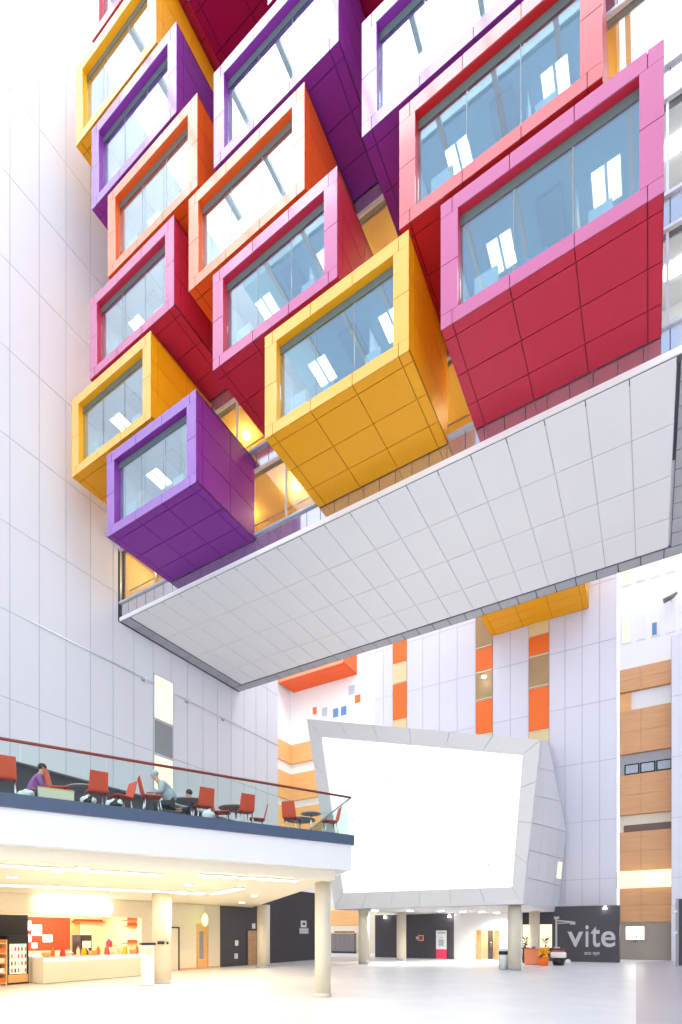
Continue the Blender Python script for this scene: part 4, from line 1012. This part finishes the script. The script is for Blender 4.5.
for u, v, lab in ((605, 911, 'conical spotlight over the vite lettering on the dark wall'),):
    q = at_t(u, v, YV-.15)
    e_ = empty('wall_spotlight', (q.x, YV-.02, 3.62), 0, lab, 'spotlight')
    bb = MB(); bb.lathe((0, -.14, 0), [(.13, 0), (.05, .2)], 16); bb.build('shade', 'lamp_white', e_)
    bb = MB(); bb.box(-.05, .05, -.12, 0, .201, .25); bb.build('bracket', 'white_gloss', e_)
for u, lab in ((385, 'conical spotlight on the charcoal rear wall left of the red sign'), (449.5, 'conical spotlight on the charcoal rear wall above the banner stand')):
    q = at_t(u, 912, YD-.15)
    e_ = empty('wall_spotlight', (q.x, YD-.02, 3.2), 0, lab, 'spotlight')
    bb = MB(); bb.lathe((0, -.14, 0), [(.13, 0), (.05, .2)], 16); bb.build('shade', 'lamp_white', e_)
    bb = MB(); bb.box(-.05, .05, -.12, 0, .201, .25); bb.build('bracket', 'white_gloss', e_)
# ceiling lamps under the screen box
for i, (u, v, nm) in enumerate(((375, 909.5, 'beside the rear left column'), (410, 909.5, 'left of the middle'), (441, 910, 'above the banner stand'), (463, 911, 'above the white wall'), (482, 911, 'over the lift lobby doorway'), (503, 912.5, 'beside the round column with the bin'))):
    q = at_z(u, v+.5, 3.49)
    e_ = empty('ceiling_lamp', (q.x, min(q.y, 37.5), 3.49), 0, 'round flush lamp under the screen box, ' + nm, 'lamp', 'flush lamps under the screen box')
    bb = MB(); bb.lathe((0, 0, -.04), [(.26, 0), (.30, .04)], 20); bb.build('trim_ring', 'white_gloss', e_)
    bb = MB(); bb.lathe((0, 0, -.06), [(.2, 0), (.22, .018)], 20); bb.build('bulb', 'lamp_white', e_)
    ll = bpy.data.lights.new('lamp_beam', 'SPOT'); ll.energy = 260; ll.color = (1, .95, .86); ll.spot_size = 2.7; ll.spot_blend = .8; ll.shadow_soft_size = .2
    lo = bpy.data.objects.new('lamp_beam', ll); COL.objects.link(lo); lo.parent = e_; lo.location = (0, 0, -.12)
# stall: orange box stand, plants, round drum
q = at_depth(532, V0, 33.0)
st = empty('stall_box', (q.x, q.y, 0), .1, 'coral orange display box standing before the rear column', 'display stand')
m = MB(); m.box(-.42, .42, -.4, .4, .02, .95); m.build('body', 'coral', st, bevel=.02)
m = MB(); m.box(-.44, .44, -.42, .42, .95, 1.0); m.build('top', 'orange_panel', st)
m = MB(); m.box(-.4, .4, -.38, .38, 0, .02); m.build('plinth', 'black', st)
m = MB(); m.ball((0, 0, .07), .12, (1, 1, .6)); o = m.build('purse', 'shirt_purple'); o.location = (q.x+.1, q.y, 1.001); tag(o, 'small purple purse lying on the coral display box', 'purse')
def plant(u, depth, h, label):
    p = at_depth(u, V0, depth); r = empty('potted_plant', (p.x, p.y, 0), 0, label, 'plant', 'dark plants at the cafe front')
    m = MB(); m.lathe((0, 0, 0), [(.18, 0), (.24, .4), (.22, .4), (.2, .36)], 16); m.build('pot', 'black', r)
    m = MB(); m.tube([(0, 0, .36), (.02, 0, h*.7)], [.03, .015], 8); m.build('stem', 'dark_wood', r)
    m = MB(); rnd = random.Random(int(u*7))
    for i in range(44):
        a = rnd.uniform(0, 6.28); z = rnd.uniform(.45, h); l = rnd.uniform(.25, .5); el = rnd.uniform(.1, .9)
        dv = Vector((math.cos(a)*math.cos(el), math.sin(a)*math.cos(el), math.sin(el))); sd = Vector((-math.sin(a), math.cos(a), 0))*l*.16
        o_ = Vector((0, 0, z*.85))
        q_ = [o_, o_+dv*l*.5+sd, o_+dv*l+Vector((0, 0, -.06)), o_+dv*l*.5-sd]; m.hexa(q_, [p_+Vector((0, 0, .008)) for p_ in q_])
    m.build('foliage', 'leaf', r)
plant(525.5, 34.5, 1.9, 'dark leafy plant left of the rear column, before the lit opening')
plant(545, 33.8, 1.8, 'dark leafy plant right of the rear column, beside the coral box')
q = at_depth(543.5, V0, 31.6)
r_ = empty('flower_tub', (q.x, q.y, 0), 0, 'orange tub of yellow blooms right of the coral display box', 'flower tub')
m = MB(); m.lathe((0, 0, 0), [(.26, 0), (.32, .5), (.3, .5), (.27, .46)], 18); m.build('tub', 'orange_panel', r_)
m = MB(); rnd = random.Random(3)
for i in range(22): m.ball((rnd.uniform(-.28, .28), rnd.uniform(-.28, .28), .52+rnd.uniform(0, .55)), .10, sub=1)
m.build('blooms', 'panel_yellow', r_)
q = at_depth(558.5, V0, 32.2)
r_ = empty('round_drum_table', (q.x, q.y, 0), 0, 'black drum table carrying a red and white striped round top', 'table')
m = MB(); m.lathe((0, 0, 0), [(.30, 0), (.36, .2), (.36, .48)], 24); m.build('drum', 'black', r_)
m = MB(); m.lathe((0, 0, .48), [(.45, 0), (.46, .25), (.40, .34)], 24); m.build('white_cushion', 'paper_white', r_)
m = MB(); m.lathe((0, 0, .825), [(.36, 0), (.30, .08), (.05, .11)], 24); m.build('red_top', 'graphic_red', r_)
q = at_depth(568, V0, 33.2); m = MB(); m.ball((0, 0, .17), .17); o = m.build('ball', 'paper_white'); o.location = (q.x, q.y, .93-.17+.0); 
o.location.z = 0.0; tag(o, 'small white ball on the floor before the dark cafe wall', 'ball')
# light box on the greige wall, small floor items, dark totem
q = at_t(635, 933, TT-.31)
sg = empty('light_box_sign', (q.x, TT-.302, q.z), 0, 'glowing cream picture box on the greige wall at the right', 'sign')
m = MB(); m.box(-.62, .62, -.08, 0, -.52, .52); m.build('case', 'cream_plaster', sg)
m = MB(); m.box(-.57, .57, -.09, -.081, -.47, .47); f_ = m.build('lit_face', 'lit_sign', sg)
m = MB()
for k, (x, h) in enumerate(((-.4, .12), (-.15, .2), (.1, .28), (.33, .22))): m.hexa([(x-.1, -.095, -.42), (x+.1, -.095, -.42), (x+.1, -.091, -.42), (x-.1, -.091, -.42)], [(x-.03, -.095, -.42+h), (x+.03, -.095, -.42+h), (x+.03, -.091, -.42+h), (x-.03, -.091, -.42+h)])
m.build('picture', 'cream_plaster', f_)
m = MB(); m.tube([(0, -.04, -.52), (0, -.04, -.66)], .06); m.build('drop_lamp', 'dark_wood', sg)
q = at_depth(683, V0, 30.5)
tt_ = empty('information_totem', (q.x, q.y, 0), .52, 'tall dark panel standing at the right edge of the hall', 'totem')
m = MB(); m.box(-.36, .5, -.08, .08, .1, 4.0); m.build('panel', 'charcoal', tt_)
m = MB(); m.box(-.38, .52, -.1, .1, 0, .1); m.build('foot', 'trim_metal', tt_)
m = MB(); m.box(-.37, -.32, -.1, .1, .1, 4.02); m.build('edge_strip', 'trim_metal', tt_)
for z in (3.3, 2.05):
    m = MB(); m.tube([(-.36, -.05, z), (-.62, -.1, z-.1)], [.04, .09], 10); m.build('spot_head', 'white_gloss', tt_)
# camera-like fitting on the upper right facade
q = at_t(671, 599, TT-.4)
e_ = empty('security_camera', (q.x, TT-.03, q.z), 0, 'small grey security camera high on the white upper facade', 'camera')
m = MB(); m.tube([(0, .02, .1), (0, -.4, .12)], .04); m.build('mount_arm', 'trim_metal', e_)
m = MB(); m.tube([(-.45, -.45, -.05), (.05, -.4, .12), (.35, -.35, .35)], [.17, .16, .09], 12); m.build('housing', 'desk_grey', e_)

# ================================================================== LIGHT, SKY, CAMERA
w = bpy.data.worlds.new('sky'); scene.world = w; w.use_nodes = True
bg = w.node_tree.nodes['Background']; bg.inputs['Color'].default_value = (0.93, 0.965, 1.0, 1); bg.inputs['Strength'].default_value = 1.65
sl = bpy.data.lights.new('sun', 'SUN'); sl.energy = 0.01; sl.angle = math.radians(35); sl.color = (1, .98, .95)
so = bpy.data.objects.new('sun', sl); COL.objects.link(so); so.rotation_euler = (math.radians(35), math.radians(-15), math.radians(20))

cd = bpy.data.cameras.new('camera'); cd.sensor_width = 36; cd.lens = FOC/1024*36; cd.shift_y = (V0-512)/1024; cd.clip_end = 500
co = bpy.data.objects.new('camera', cd); COL.objects.link(co); co.location = (0, 0, CAMZ); co.rotation_euler = (math.pi/2, 0, math.atan2(SN, CS))
scene.camera = co
scene.view_settings.view_transform = 'Standard'; scene.view_settings.look = 'None'; scene.view_settings.gamma = 1.0
scene.view_settings.exposure = 0.84; scene.view_settings.use_curve_mapping = False
scene.cycles.use_denoising = True; scene.cycles.max_bounces = 8; scene.cycles.diffuse_bounces = 5; scene.cycles.glossy_bounces = 4; scene.cycles.transparent_max_bounces = 10
scene.cycles.sample_clamp_indirect = 6.0
